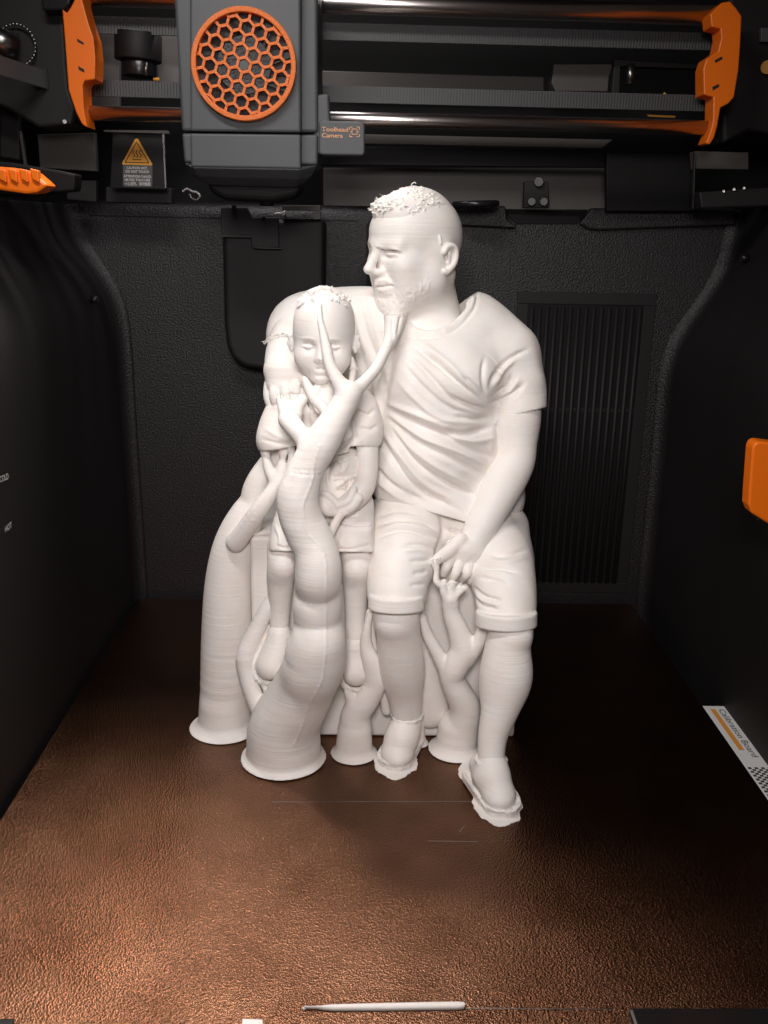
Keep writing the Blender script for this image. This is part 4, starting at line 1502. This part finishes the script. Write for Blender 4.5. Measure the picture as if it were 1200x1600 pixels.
# notches in the top of the back wall
led = empty('wall_ledge', P(700, 335, DW), 'stepped black ledge along the top of the rear wall, right of the man\'s head', 'ledge')
slab('step', [(706, 318), (790, 322), (792, 342), (806, 352), (806, 357), (704, 352)], DW - .5, .8, M['wall'], led, .12)
slab('step', [(925, 325), (1150, 328), (1150, 352), (935, 360), (920, 358), (905, 350)], DW - .45, .8, M['wall'], led, .12)
slab('recess', [(792, 334), (908, 338), (900, 350), (806, 350)], DW - .08, .3, M['black'], led, .02)

# vertical channel left of the man's face
bm = bmesh.new()
add_slab(bm, [P(u, v, DW - .06) for u, v in ((572, 352), (580, 338), (596, 334), (596, 460), (572, 450))], .12)
ch_o = finish(bm, 'cable_channel', M['black']); tag(ch_o, 'narrow vertical recessed channel in the rear wall just left of the man\'s face', 'channel')

# screws in the side walls
for u, v, x in ((150, 468, -1), (1161, 403, 1)):
    pr_ = PX(u, v, wall_profile(x)[60].x if x < 0 else wall_profile(x)[28].x)
    sc_ = tube('wall_screw', pr_ + Vector((-.3 * x, 0, 0)) * -1, pr_ + Vector((-.12 * x, 0, 0)), .22, M['gloss'], None, 12)
    tag(sc_, 'small black screw in the %s side wall' % ('left' if x < 0 else 'right'), 'screw')

# ------------------------------------------------------------------ purge chute on the back wall
chu = empty('purge_chute', P(425, 578, DW), 'tall black purge chute with rounded bottom hanging on the rear wall above the child', 'chute')
slab('chute_body', [(346, 342), (350, 505), (354, 540), (362, 560), (380, 574), (410, 579), (460, 579), (506, 575), (508, 342)], DW - 2.2, 2.1, M['wall_s'], chu, .35, 4)
slab('chute_plate', [(345, 324), (386, 324), (394, 339), (435, 340), (436, 387), (393, 387), (392, 371), (345, 369)], DW - 2.6, .35, M['wall_s'], chu, .05)
for pl in ([(345, 368), (393, 369), (393, 371.5), (345, 370.5)], [(395, 386), (440, 387), (440, 389.5), (395, 388.5)]):
    slab('edge_strip', pl, DW - 2.68, .2, M['gloss'], chu, .02)
for r_ in ((441, 321, 501, 329), (441, 330, 446, 343), (489, 330, 501, 343)):
    slab('chute_lip', rect(*r_), DW - 2.5, .5, M['panel'], chu, .03)
for u in (366, 412):
    tube('notch', P(u, 325 if u < 400 else 342, DW - 2.72), P(u, 325 if u < 400 else 342, DW - 2.3), .16, M['black'], chu, 12)
bm = bmesh.new()
for a, b in (((429, 336), (432, 333)), ((432, 333), (440, 334)), ((440, 334), (446, 330)), ((446, 333), (440, 338))):
    add_tube(bm, P(*a, DW - 2.9), P(*b, DW - 2.9), .055, 8)
tag(finish(bm, 'filament_scrap', M['white']), 'curl of white filament caught on the lip of the purge chute', 'filament scrap')

# ------------------------------------------------------------------ rear machinery seen under and behind the gantry
rm = empty('rear_frame', P(730, 300, 62), 'dark grey sheet metal frame panels behind the gantry', 'frame')
slab('panel', [(505, 262), (945, 262), (946, 328), (505, 328)], 64, .5, M['panel'], rm)
slab('panel', [(495, 36), (862, 46), (862, 62), (495, 58)], 60, .5, M['panel'], rm)
slab('panel', [(495, 110), (850, 120), (850, 142), (495, 138)], 60.5, .5, M['panel'], rm)
slab('rail', [(498, 208), (958, 218), (940, 232), (498, 224)], 60, .5, M['panel'], rm)
slab('rail', [(495, 228), (975, 236), (975, 262), (495, 258)], 61, .6, M['black'], rm)
slab('bracket', [(865, 100), (960, 100), (952, 118), (950, 143), (868, 143), (862, 130)], 58, 1.5, M['panel'], rm)
slab('bracket', [(960, 92), (1100, 100), (1100, 108), (970, 104), (968, 150), (956, 150)], 57, .6, M['wall_s'], rm)
tube('pin', P(986, 100, 56.6), P(984, 132, 56.6), .22, M['steel'], rm, 12)
slab('panel', [(948, 238), (1086, 238), (1086, 330), (948, 330)], 59.5, .5, M['black'], rm)
slab('bracket', [(1086, 236), (1170, 238), (1170, 265), (1088, 264)], 57, 1, M['panel'], rm)
slab('edge_strip', [(1085, 238), (1087, 238), (1084, 326), (1082, 326)], 56.8, .2, M['steel'], rm, 0)
slab('panel', [(120, 48), (186, 48), (186, 180), (120, 180)], 58, .5, M['panel'], rm)
slab('panel', [(246, 50), (280, 50), (280, 130), (246, 130)], 58, .5, M['panel'], rm)
slab('edge_strip', [(30, 205), (34, 205), (42, 262), (38, 262)], 55, .2, M['steel'], rm, 0)
slab('panel', [(58, 210), (148, 207), (151, 268), (62, 262)], 57, .5, M['panel'], rm)
slab('panel', [(104, 282), (150, 282), (150, 316), (104, 312)], 57, .5, M['wall_s'], rm)
slab('bracket', [(165, 292), (268, 294), (268, 318), (165, 316)], 57.5, 1, M['wall_s'], rm)
slab('panel', [(0, 140), (28, 145), (30, 250), (0, 245)], 56, .5, M['wall_s'], rm)

# stepper motor seen through the gantry on the left
mo = empty('stepper_motor', P(216, 120, 56), 'round black motor behind the left half of the gantry', 'motor')
tube('motor_body', P(216, 52, 56), P(216, 96, 56), 1.25, M['wall_s'], mo, 32, .08)
tube('motor_boss', P(218, 96, 56), P(218, 120, 56), .95, M['gloss'], mo, 24, .05)
tube('shaft', P(228, 98, 55), P(228, 118, 55), .09, M['steel'], mo, 10)
tube('collar', P(240, 124, 54.9), P(249, 124, 54.9), .08, M['yellow'], mo, 10)

# screw bracket and knob on the ledge
sb = empty('screw_bracket', P(838, 325, 60), 'small black bracket with three screws on the ledge, right of the man\'s head', 'bracket')
slab('bracket_plate', [(820, 283), (857, 283), (859, 325), (818, 325)], 60, .6, M['wall_s'], sb)
for u, v, r in ((842, 284, .30), (831, 315, .26), (850, 315, .26)):
    tube('screw', P(u, v, 59.6), P(u, v, 60.1), r, M['gloss'], sb, 16, .04)
kn = tube('round_knob', P(743, 324, 58.6), P(743, 314, 58.6), 1.42, M['gloss'], None, 40, .12)
tag(kn, 'flat black round knob on the ledge behind the man\'s head', 'knob')
os_ = slab('orange_strip', [(699, 320.5), (713, 320.5), (713, 323.5), (699, 323.5)], 60.2, .3, M['orange'], None, .02)
tag(os_, 'thin orange strip peeking out behind the man\'s head', 'strip')

# ------------------------------------------------------------------ gantry: two rods, two belts, orange end brackets
gt = empty('gantry', P(600, 200, 53), 'horizontal gantry of two steel rods and two ribbed belts between orange end brackets', 'gantry')
DG = 53.0
tube('rod', P(118, -8, DG + .6), P(1136, 24, DG + .6), .50, M['chrome'], gt, 40)
tube('rod', P(122, 176, DG), P(1118, 200, DG), .36, M['chrome'], gt, 40)
def belt(uv0, uv1, hpx, d):
    a, b = P(*uv0, d), P(*uv1, d)
    L_ = (b - a).length; hgt = hpx * S(*uv0, d)
    n = int(L_ / .158)
    bm = bmesh.new()
    add_box(bm, (0, 0, -hgt / 2), (L_, .10, hgt / 2))
    for i in range(n):
        x = (i + .22) * L_ / n
        add_box(bm, (x, -.10, -hgt / 2 + .01), (x + L_ / n * .56, .0, hgt / 2 - .01))
    o = finish(bm, 'belt', M['belt'], None)
    me = o.data
    R_ = (b - a).to_track_quat('X', 'Z').to_matrix()
    for v_ in me.vertices:
        v_.co = a + R_ @ v_.co
    par(o, gt)
belt((118, 38), (1128, 66), 25, DG + 2.2)
belt((124, 137), (1118, 162), 24, DG + 2.0)
slab('end_bracket', [(97, 14), (104, 20), (110, 12), (116, 0), (118, -20), (128, -20), (129, 4), (138, 36), (146, 60), (149, 90), (148, 124), (132, 126), (129, 134), (131, 172), (136, 199), (128, 194), (119, 176), (107, 140), (104, 100), (101, 60)], DG - 1.2, 1.6, M['orange'], gt, .06)
slab('end_bracket', [(1110, 22), (1128, 4), (1141, 2), (1150, 12), (1159, 25), (1157, 70), (1154, 110), (1147, 152), (1138, 162), (1126, 168), (1121, 196), (1116, 215), (1109, 226), (1103, 224), (1110, 205), (1114, 190), (1115, 152), (1100, 148), (1099, 108), (1104, 92), (1122, 80), (1127, 60), (1126, 45), (1112, 42)], DG - .9, 1.3, M['orange'], gt, .06)
for pl in ([(120, 60), (130, 66), (131, 70), (121, 65)], [(122, 103), (131, 108), (132, 113), (123, 109)]):
    slab('slot', pl, DG - 1.23, .1, M['ink'], gt, 0)
for pl in ([(1117, 94), (1128, 88), (1129, 92), (1118, 98)], [(1113, 136), (1123, 131), (1124, 135), (1114, 141)]):
    slab('slot', pl, DG - .93, .1, M['ink'], gt, 0)
slab('bearing_block', [(1098, 108), (1114, 108), (1114, 150), (1098, 150)], DG + .3, 1.2, M['orange'], gt, .04)
# small printed marks behind the belt
slab('amber_mark', [(1034, 149), (1038, 144), (1043, 149), (1041, 150), (1038, 147), (1036, 150)], DG + 3, .05, M['yellow'], gt, 0)
slab('amber_mark', [(1011, 179), (1056, 181), (1054, 184), (1013, 182)], DG + 3, .05, M['yellow'], gt, 0)

# idler block, rod end and belt on the far left
idl = empty('left_carriage', P(50, 120, 50), 'black left carriage block with round rod end and belt', 'carriage block')
slab('housing', [(-40, -30), (98, -30), (100, 20), (104, 100), (108, 140), (118, 170), (112, 196), (60, 200), (10, 170), (-40, 150)], 53.5, 2.5, M['wall_s'], idl, .2, 3)
slab('housing', [(62, -20), (112, -20), (108, 8), (98, 16), (66, 16)], 52.3, 1, M['gloss'], idl, .1)
tube('rod_end', P(-20, 58, 52.4), P(26, 72, 53.0), .62, M['steel'], idl, 32)
bm = bmesh.new()
c = P(27, 71, 53.2)
pr = None
for i in range(33):
    a = i / 32 * 2 * math.pi
    q = c + Vector((math.cos(a) * .95, -.1, math.sin(a) * .98))
    if pr is not None: add_tube(bm, pr, q, .06, 8)
    pr = q
finish(bm, 'ring', M['steel'], idl)
bm = bmesh.new()
a, b = P(-12, 98, 49), P(70, 124, 53.2)
n = 30
for i in range(n):
    p = a.lerp(b, i / n); q = a.lerp(b, (i + .6) / n)
    add_slab(bm, [p + Vector((0, 0, -.42)), q + Vector((0, 0, -.42)), q + Vector((0, 0, .42)), p + Vector((0, 0, .42))], .12, Vector((.3, 1, 0)).normalized())
add_slab(bm, [a + Vector((0, .05, -.44)), b + Vector((0, .05, -.44)), b + Vector((0, .05, .44)), a + Vector((0, .05, .44))], .12, Vector((.3, 1, 0)).normalized())
finish(bm, 'belt', M['belt'], idl)
slab('belt_slot', [(58, 104), (74, 106), (76, 140), (60, 136)], 53.42, .1, M['ink'], idl, 0)
tube('screw', P(101, 190, 53.3), P(101, 190, 53.6), .10, M['steel'], idl, 12)

ridl = empty('right_carriage', P(1180, 120, 55), 'black right carriage block beyond the orange bracket', 'carriage block')
slab('housing', [(1140, -20), (1240, -20), (1240, 215), (1170, 205), (1130, 225), (1128, 170)], 56, 2, M['wall_s'], ridl, .2, 3)
slab('belt_end', [(1190, 43), (1210, 44), (1210, 66), (1189, 65)], 55.6, .3, M['belt'], ridl, .03)
tube('brass_screw', P(1199, 105, 55.5), P(1199, 105, 56.1), .35, M['yellow'], ridl, 16, .03)
slab('rail', [(1092, 300), (1210, 292), (1210, 322), (1096, 326)], 55, 1, M['wall_s'], ridl, .1)
for u, v in ((1131, 299), (1147, 296), (1163, 294)):
    tube('screw', P(u, v, 54.8), P(u, v, 55.1), .07, M['steel'], ridl, 10)

# ------------------------------------------------------------------ hot surface warning plate
wp = empty('warning_plate', P(215, 300, 56), 'black metal plate with amber hot surface triangle and caution text, left of the toolhead', 'warning sign')
slab('plate', [(176, 205), (255, 206), (258, 296), (172, 294)], 56, .3, M['gloss'], wp, .03)
slab('edge_strip', [(253, 208), (257, 208), (260, 294), (257, 294)], 55.7, .2, M['steel'], wp, .02)
slab('top_edge', [(162, 203), (262, 204), (264, 209), (162, 206)], 55.6, .3, M['panel'], wp, .02)
dl = 55.98
slab('label_backing', [(192, 254), (238, 254), (238, 290), (236, 292.5), (194, 291.5), (192, 289)], dl, .02, M['panel'], wp, 0)
slab('triangle', [(211, 217.5), (213.5, 216.5), (216, 217.5), (238, 256.5), (236.5, 258.5), (191.5, 257), (190.5, 255)], dl - .02, .02, M['yellow'], wp, 0)
bm = bmesh.new()
tri = [(213.4, 222), (232.5, 254.5), (195.5, 253.6)]
def add_line(bm, pts, d, wpx, closed=False):
    q = [P(u, v, d) for u, v in pts]
    if closed: q.append(q[0])
    for a, b in zip(q[:-1], q[1:]):
        n = (b - a).cross(Vector((0, 1, 0))).normalized() * wpx * .5 * S(pts[0][0], pts[0][1], d)
        e = (b - a).normalized() * wpx * .2 * S(pts[0][0], pts[0][1], d)
        bm.faces.new([bm.verts.new(x) for x in (a - n - e, b - n + e, b + n + e, a + n - e)])
add_line(bm, tri, dl - .03, 1.3, True)
add_line(bm, [(207, 249.3), (221, 249.6)], dl - .032, 1.3)
for x in (208.5, 213.8, 219):
    add_line(bm, smooth_line([(x, 246), (x + 1.8, 242.5), (x - 1.2, 238.5), (x + .8, 234.5)], 4), dl - .034, 1.2)
finish(bm, 'hot_surface_symbol', M['ink'], wp)
def px_text(body, name, u0, v0, u1, d, hpx, material, parent, bold=0.0):
    a, b = P(u0, v0, d), P(u1, v0 + (u1 - u0) * .02, d)
    return text(body, name, a, b - a, Vector((0, 0, 1)), hpx * S(u0, v0, d) / .72, material, parent, (b - a).length, .004, bold)
for i, (s_, u0, u1, v) in enumerate((('CAUTION HOT,', 198, 231, 264), ('DO NOT TOUCH', 196.5, 232.5, 269.6), ('ATTENTION CHAUD,', 193.5, 236.5, 277), ('NE PAS TOUCHER', 195, 235, 282.6), ('小心烫伤，请勿触摸', 195, 235, 289))):
    px_text(s_, 'caution_text', u0, v, u1, dl - .03, 3.7 if i < 4 else 4.2, M['print_text'], wp, 0.0)['kind'] = 'stuff'

# ------------------------------------------------------------------ toolhead
th = empty('toolhead', P(385, 260, 50), 'grey toolhead with round orange honeycomb fan grille hanging from the gantry', 'toolhead')
DT = 48.0
slab('cover', [(296, -40), (470, -40), (470, 207), (297, 205)], DT, 1.2, M['grey'], th, .12, 3)
slab('housing', [(270, -40), (496, -40), (497, 207), (284, 205)], DT + .7, 5, M['grey'], th, .15, 3)
slab('lower_cover', [(297, 208), (470, 210), (470, 264), (298, 261)], DT + .01, 1.2, M['grey'], th, .10, 3)
slab('lower_shell', [(284, 208), (497, 210), (496, 258), (288, 254)], DT + .7, 4.6, M['grey'], th, .12, 3)
bm = bmesh.new()
ra_ = [P(288, 254, DT + .7), P(299, 261, DT + .02), P(470, 264, DT + .02), P(496, 258, DT + .7), P(496, 258, DT + 4.5), P(288, 254, DT + 4.5)]
rb_ = [P(300, 274, DT + 1.2), P(310, 276, DT + .7), P(466, 280, DT + .7), P(486, 276, DT + 1.2), P(486, 276, DT + 4.4), P(300, 274, DT + 4.4)]
rc_ = [P(326, 288, DT + 2.2), P(332, 289, DT + 1.8), P(462, 293, DT + 1.8), P(470, 290, DT + 2.2), P(470, 290, DT + 4.2), P(326, 288, DT + 4.2)]
V_ = [[bm.verts.new(p) for p in r] for r in (ra_, rb_, rc_)]
for A, B in zip(V_[:-1], V_[1:]):
    for i in range(6):
        bm.faces.new((A[i], A[(i + 1) % 6], B[(i + 1) % 6], B[i]))
bm.faces.new(V_[0]); bm.faces.new(V_[-1])
finish(bm, 'underside', M['grey'], th, .12, 3)
slab('nozzle_block', [(322, 286), (474, 290), (462, 308), (425, 316), (350, 312), (330, 302)], DT + 1.8, 2.5, M['black'], th, .3, 3)
tube('nozzle_tip', P(417, 300, DT + 2.5), P(417, 322, DT + 2.5), .35, M['black'], th, 16)
# fan grille
fc = P(381, 101, DT - .35)
FR = (P(463, 101, DT - .35) - fc).length
gr_ = empty('fan_grille', fc, None, None)
par(gr_, th)
def ring_mesh(bm, c, r0, r1, y0, y1, n=72):
    q = []
    for (r, y) in ((r0, y0), (r1, y0), (r1, y1), (r0, y1)):
        q.append([bm.verts.new((c.x + r * math.cos(2 * math.pi * i / n), y, c.z + r * math.sin(2 * math.pi * i / n))) for i in range(n)])
    for k in range(4):
        A, B = q[k], q[(k + 1) % 4]
        for i in range(n):
            bm.faces.new((A[i], A[(i + 1) % n], B[(i + 1) % n], B[i]))
bm = bmesh.new()
ring_mesh(bm, fc, FR - .24, FR, fc.y - .15, fc.y + .9)
finish(bm, 'ring', M['orange_grain'], gr_, .05, 2)
bm = bmesh.new()
cp = 2 * FR / 8.15         # cell pitch
hx = cp / math.sqrt(3)
rot = math.radians(-17)
seen = set()
for i in range(-8, 9):
    for j in range(-8, 9):
        cx = cp * (i + j / 2); cz = cp * math.sqrt(3) / 2 * j
        for k in range(6):
            a0 = math.radians(30 + 60 * k); a1 = a0 + math.radians(60)
            p = (cx + hx * math.cos(a0), cz + hx * math.sin(a0)); q = (cx + hx * math.cos(a1), cz + hx * math.sin(a1))
            key = (round((p[0] + q[0]) * 50), round((p[1] + q[1]) * 50))
            if key in seen: continue
            seen.add(key)
            c_, s_ = math.cos(rot), math.sin(rot)
            p = Vector((p[0] * c_ - p[1] * s_, 0, p[0] * s_ + p[1] * c_)); q = Vector((q[0] * c_ - q[1] * s_, 0, q[0] * s_ + q[1] * c_))
            rm_ = FR - .1
            if p.length > rm_ and q.length > rm_: continue
            if p.length > rm_ or q.length > rm_:
                a, b = (p, q) if p.length < q.length else (q, p)
                lo_t, hi_t = 0, 1
                for _ in range(20):
                    m_ = (lo_t + hi_t) / 2
                    if a.lerp(b, m_).length > rm_: hi_t = m_
                    else: lo_t = m_
                p, q = a, a.lerp(b, lo_t)
            p = p + fc + Vector((0, (k % 3) * .012, 0)); q = q + fc + Vector((0, (k % 3) * .012, 0))
            e = (q - p); l_ = e.length
            if l_ < .02: continue
            e /= l_; nn = Vector((-e.z, 0, e.x)) * .062
            add_slab(bm, [p - nn - e * .03, q - nn + e * .03, q + nn + e * .03, p + nn - e * .03], .42)
finish(bm, 'honeycomb', M['orange_grain'], gr_, 0)
fan = empty('fan', fc + Vector((0, .8, 0)), None, None); par(fan, th)
bm = bmesh.new()
n = 48
vs = [bm.verts.new((fc.x + (FR - .1) * math.cos(2 * math.pi * i / n), fc.y + .34 - .0, fc.z + (FR - .1) * math.sin(2 * math.pi * i / n))) for i in range(n)]
bm.faces.new(vs)
for v_ in bm.verts: v_.co.y = fc.y + .345 + .0
finish(bm, 'fan_back', M['ink'], fan)
tube('hub', fc + Vector((0, .12, 0)), fc + Vector((0, .34, 0)), FR * .52, M['wall'], fan, 40, .03)
tube('hub_cap', fc + Vector((0, .09, 0)), fc + Vector((0, .13, 0)), FR * .09, M['grey'], fan, 20)
bl_me = None
for i in range(9):
    bm = bmesh.new()
    a = 2 * math.pi * i / 9
    pts_ = [(math.cos(a) * FR * .5, math.sin(a) * FR * .5), (math.cos(a + .18) * FR * .95, math.sin(a + .18) * FR * .95), (math.cos(a + .52) * FR * .95, math.sin(a + .52) * FR * .95), (math.cos(a + .42) * FR * .5, math.sin(a + .42) * FR * .5)]
    ys_ = (.14, .14, .30, .30)
    f_ = [bm.verts.new((fc.x + p_[0], fc.y + y_, fc.z + p_[1])) for p_, y_ in zip(pts_, ys_)]
    b_ = [bm.verts.new(v_.co + Vector((0, .03, 0))) for v_ in f_]
    bm.faces.new(f_); bm.faces.new(b_[::-1])
    for k in range(4):
        bm.faces.new((f_[k], b_[k], b_[(k + 1) % 4], f_[(k + 1) % 4]))
    finish(bm, 'blade', M['wall_s'], fan)

tc = empty('toolhead_camera', P(534, 240, DT), 'small grey camera module lettered in pale orange, right beside the toolhead', 'camera module')
slab('arm', [(488, 148), (514, 146), (516, 190), (516, 243), (490, 240)], DT + .9, .8, M['grey'], tc, .12, 3)
slab('face_plate', [(498, 190), (502, 188), (566, 190), (570, 194), (570, 239), (566, 243), (502, 242), (498, 238)], DT - .1, .9, M['grey'], tc, .10, 3)
for b_, v in (('Toolhead', 205), ('Camera', 214.5)):
    px_text(b_, 'lettering', 503, v, 544 if b_[0] == 'T' else 535.5, DT - .12, 6.4, M['orange_print'], tc, .012)
bm = bmesh.new()
dd = DT - .125
for sx in (-1, 1):
    for sy in (-1, 1):
        add_line(bm, [(554 + sx * 7.5, 206 + sy * 3.5), (554 + sx * 7.5, 206 + sy * 7.5), (554 + sx * 3.5, 206 + sy * 7.5)], dd, 1.1)
add_line(bm, [(550, 201.5), (558, 201.7), (558, 210), (550, 209.8)], dd, 1.1, True)
add_line(bm, [(547, 206), (550, 206)], dd, 1.0); add_line(bm, [(558, 206), (561, 206)], dd, 1.0)
finish(bm, 'camera_symbol', M['orange_print'], tc)

# ------------------------------------------------------------------ orange clip, top left, and orange handle on the right wall
oc = empty('orange_clip', P(30, 300, 47), 'bright orange ribbed clip sticking in at the left edge', 'clip')
slab('clip_body', [(-60, 256), (20, 262), (50, 268), (64, 280), (75, 290), (58, 301), (40, 303), (0, 297), (-60, 290)], 46, 1.4, M['orange'], oc, .12, 2)
for i in range(5):
    u = -22 + i * 17
    slab('rib', [(u, 263), (u + 13, 266), (u + 15, 286), (u + 4, 280)], 45.8, .4, M['orange'], oc, .05)
slab('clip_arm', [(-60, 246), (20, 254), (90, 266), (118, 272), (116, 298), (40, 306), (-60, 306)], 48.5, 1.2, M['black'], None, .1)
bpy.data.objects['clip_arm']['label'] = 'dark arm running behind the orange clip at the upper left'
bpy.data.objects['clip_arm']['category'] = 'arm'
xw = wall_profile(1)[130].x
hd_ = slab('orange_block', [(1184, 690), (1190, 690), (1260, 700), (1260, 850), (1208, 823), (1174, 802), (1170, 790), (1171, 770), (1176, 702), (1178, 695)], 37.5, .8, M['orange'], None, .14, 4)
tag(hd_, 'glowing orange block with rounded corners at the right edge of the frame', 'block')

# ------------------------------------------------------------------ build plate and what lies on and around it
pl_ = empty('build_plate', (0, 0, 0), 'textured bronze-brown build plate under the figurine, glittering at the lower left', 'build plate')
bl, br_ = PZ(215, 935, 0), PZ(986, 943, 0)
PXL, PXR, PYB = bl.x, br_.x, bl.y
bm = bmesh.new()
pts_ = [(PXL + .3, PYB), (PXR - .3, PYB), (PXR, PYB - .3), (PXR, -20.5), (PXL, -20.5), (PXL, PYB - .3)]
add_slab(bm, [Vector((x, y, -.12)) for x, y in pts_], .12, Vector((0, 0, 1)))
finish(bm, 'steel_sheet', M['plate'], pl_)
box('heatbed', (PXL + .2, -20, -1.2), (PXR - .2, PYB - .2, -.125), M['black'], pl_, .05)
box('front_tab', (PZ(980, 1585, .0).x, -20.6, -.1), (PXR + 1.5, PZ(1000, 1573, .3).y, .3), M['gloss'], None, .12)
tag(bpy.data.objects['front_tab'], 'black corner stop on the plate\'s front right corner', 'corner stop')
box('front_corner', (PXL - 2, -20.6, -.1), (PZ(22, 1594, .2).x, PZ(22, 1590, .2).y, .2), M['gloss'], None, .08)
tag(bpy.data.objects['front_corner'], 'black corner stop at the plate\'s front left corner', 'corner stop')
# faint nozzle scratches
for (u0, v0, u1, v1) in ((425, 1253, 770, 1252), (668, 1314, 745, 1315), (718, 1300, 726, 1290), (728, 1575, 960, 1577)):
    a, b = PZ(u0, v0, .004), PZ(u1, v1, .004)
    nn = (b - a).cross(Vector((0, 0, 1))).normalized() * .018
    bm = bmesh.new()
    bm.faces.new([bm.verts.new(p) for p in (a - nn, b - nn, b + nn, a + nn)])
    finish(bm, 'scratch', M['steel'], pl_)

# purge line: tapered flat strip with a thin tail and bead
bm = bmesh.new()
prf = [(475, 1577, .4), (480, 1577, .4), (497, 1577.2, .8), (505, 1576.8, 2.6), (520, 1576.5, 4.2), (600, 1575, 5.2), (680, 1573.5, 5.4), (715, 1573, 5.4), (724, 1573, 4.4), (727, 1572.5, 1.5)]
rows = []
for u, v, hw in prf:
    c = PZ(u, v, 0); wv = hw * 1.25 * S(u, v, c.y + 43)
    rows.append([bm.verts.new((c.x, c.y + wv * t, .012 + z)) for t, z in ((-1, 0), (-.75, .10), (0, .13), (.75, .10), (1, 0))])
for a, b in zip(rows[:-1], rows[1:]):
    for i in range(4):
        bm.faces.new((a[i], a[i + 1], b[i + 1], b[i])).smooth = True
    bm.faces.new((a[4], a[0], b[0], b[4]))
bm.faces.new(rows[0]); bm.faces.new(rows[-1][::-1])
q = PZ(475, 1576, .03)
bmesh.ops.create_icosphere(bm, subdivisions=1, radius=.06, matrix=Matrix.Translation(q))
pl2 = finish(bm, 'purge_line', M['white'])
tag(pl2, 'long thin white purge line of filament lying on the front of the plate', 'filament line')
sc2 = slab('filament_dab', [(378, 1594), (411, 1594), (411, 1606), (378, 1606)], 1, 0, M['white'], None, 0) if False else None
bm = bmesh.new()
add_slab(bm, [PZ(u, v, .0) for u, v in ((378, 1606), (411, 1606), (410, 1595), (379, 1594))], .05, Vector((0, 0, 1)))
o = finish(bm, 'filament_dab', M['white'])
tag(o, 'short pale dab of filament cut by the bottom edge of the frame', 'filament dab')

# calibration board beside the plate
zb = -.32
def BP(u, v): return PZ(u, v, zb)
cb_ = empty('calibration_board', BP(1160, 1180), 'white calibration board with orange bar and printed checker pattern, right of the plate', 'calibration board')
A0 = BP(1094, 1103); 
xr = BP(1148, 1103).x
bm = bmesh.new()
y0, y1 = -6.0, A0.y
x0 = PXR + .12
x1 = BP(1142, 1104).x + .25
rc = .5
pts_ = [(x0, y1), (x1 - rc, y1)] + [(x1 - rc + rc * math.sin(a), y1 - rc + rc * math.cos(a)) for a in (.4, .8, 1.2)] + [(x1, y1 - rc), (x1, y0), (x0, y0)]
add_slab(bm, [Vector((x, y, zb - .1)) for x, y in pts_], .1, Vector((0, 0, 1)))
finish(bm, 'board', M['paper'], cb_)
W_ = x1 - x0
yb0 = BP(1115, 1115).y
bm = bmesh.new()
L1 = BP(1150, 1172).y
add_slab(bm, [Vector((x, y, zb + .004)) for x, y in ((x0 + W_ * .22, y1 - .35), (x0 + W_ * .36, y1 - .35), (x0 + W_ * .36, L1), (x0 + W_ * .22, L1))], .004, Vector((0, 0, 1)))
finish(bm, 'orange_bar', M['board_orange'], cb_)
ctx_ = text('Calibration Board', 'lettering', (x0 + W_ * .44, y1 - .40, zb + .006), (0, -1, 0), (1, 0, 0), W_ * .25, M['ink'], cb_, (y1 - .40) - (L1 - .65), .004)
ctx_['kind'] = 'stuff'
bm = bmesh.new()
yc = BP(1180, 1199).y
cs_ = .165
for i in range(26):
    for j in range(int(W_ * .80 / cs_)):
        if (i + j) % 2 == 0:
            xx = x0 + W_ * .12 + j * cs_; yy = yc - i * cs_
            bm.faces.new([bm.verts.new((a, b, zb + .006)) for a, b in ((xx, yy), (xx + cs_, yy), (xx + cs_, yy - cs_), (xx, yy - cs_))])
finish(bm, 'checker_pattern', M['ink'], cb_)

# ------------------------------------------------------------------ lettering on the left wall
xl = wall_profile(-1)[105].x + .03
mk = empty('wall_markings', PX(8, 790, xl), 'white COLD and HOT lettering printed on the left side wall', 'lettering')
def wall_text(body, u0, v0, u1, v1, hpx):
    a, b = PX(u0, v0, xl), PX(u1, v1, xl)
    text(body, 'lettering', a, b - a, Vector((0, 0, 1)), hpx * S(u0, v0, a.y + 43) / .72, M['print_text'], mk, (b - a).length, -.01)
wall_text('COLD', 0.5, 754, 14, 748, 10)
wall_text('HOT', 9, 832, 19, 824, 10)

# coiled wire end hanging behind the toolhead
pts = smooth_line([(286, 300), (292, 296), (300, 300), (308, 302), (312, 308), (306, 313), (299, 309), (296, 303)], 4)
bm = bmesh.new()
W = [P(u, v, 57) for u, v in pts]
for a, b in zip(W[:-1], W[1:]):
    add_tube(bm, a, b, .10, 8)
tag(finish(bm, 'coiled_wire', M['steel']), 'small loop of pale wire under the left corner of the toolhead', 'wire')
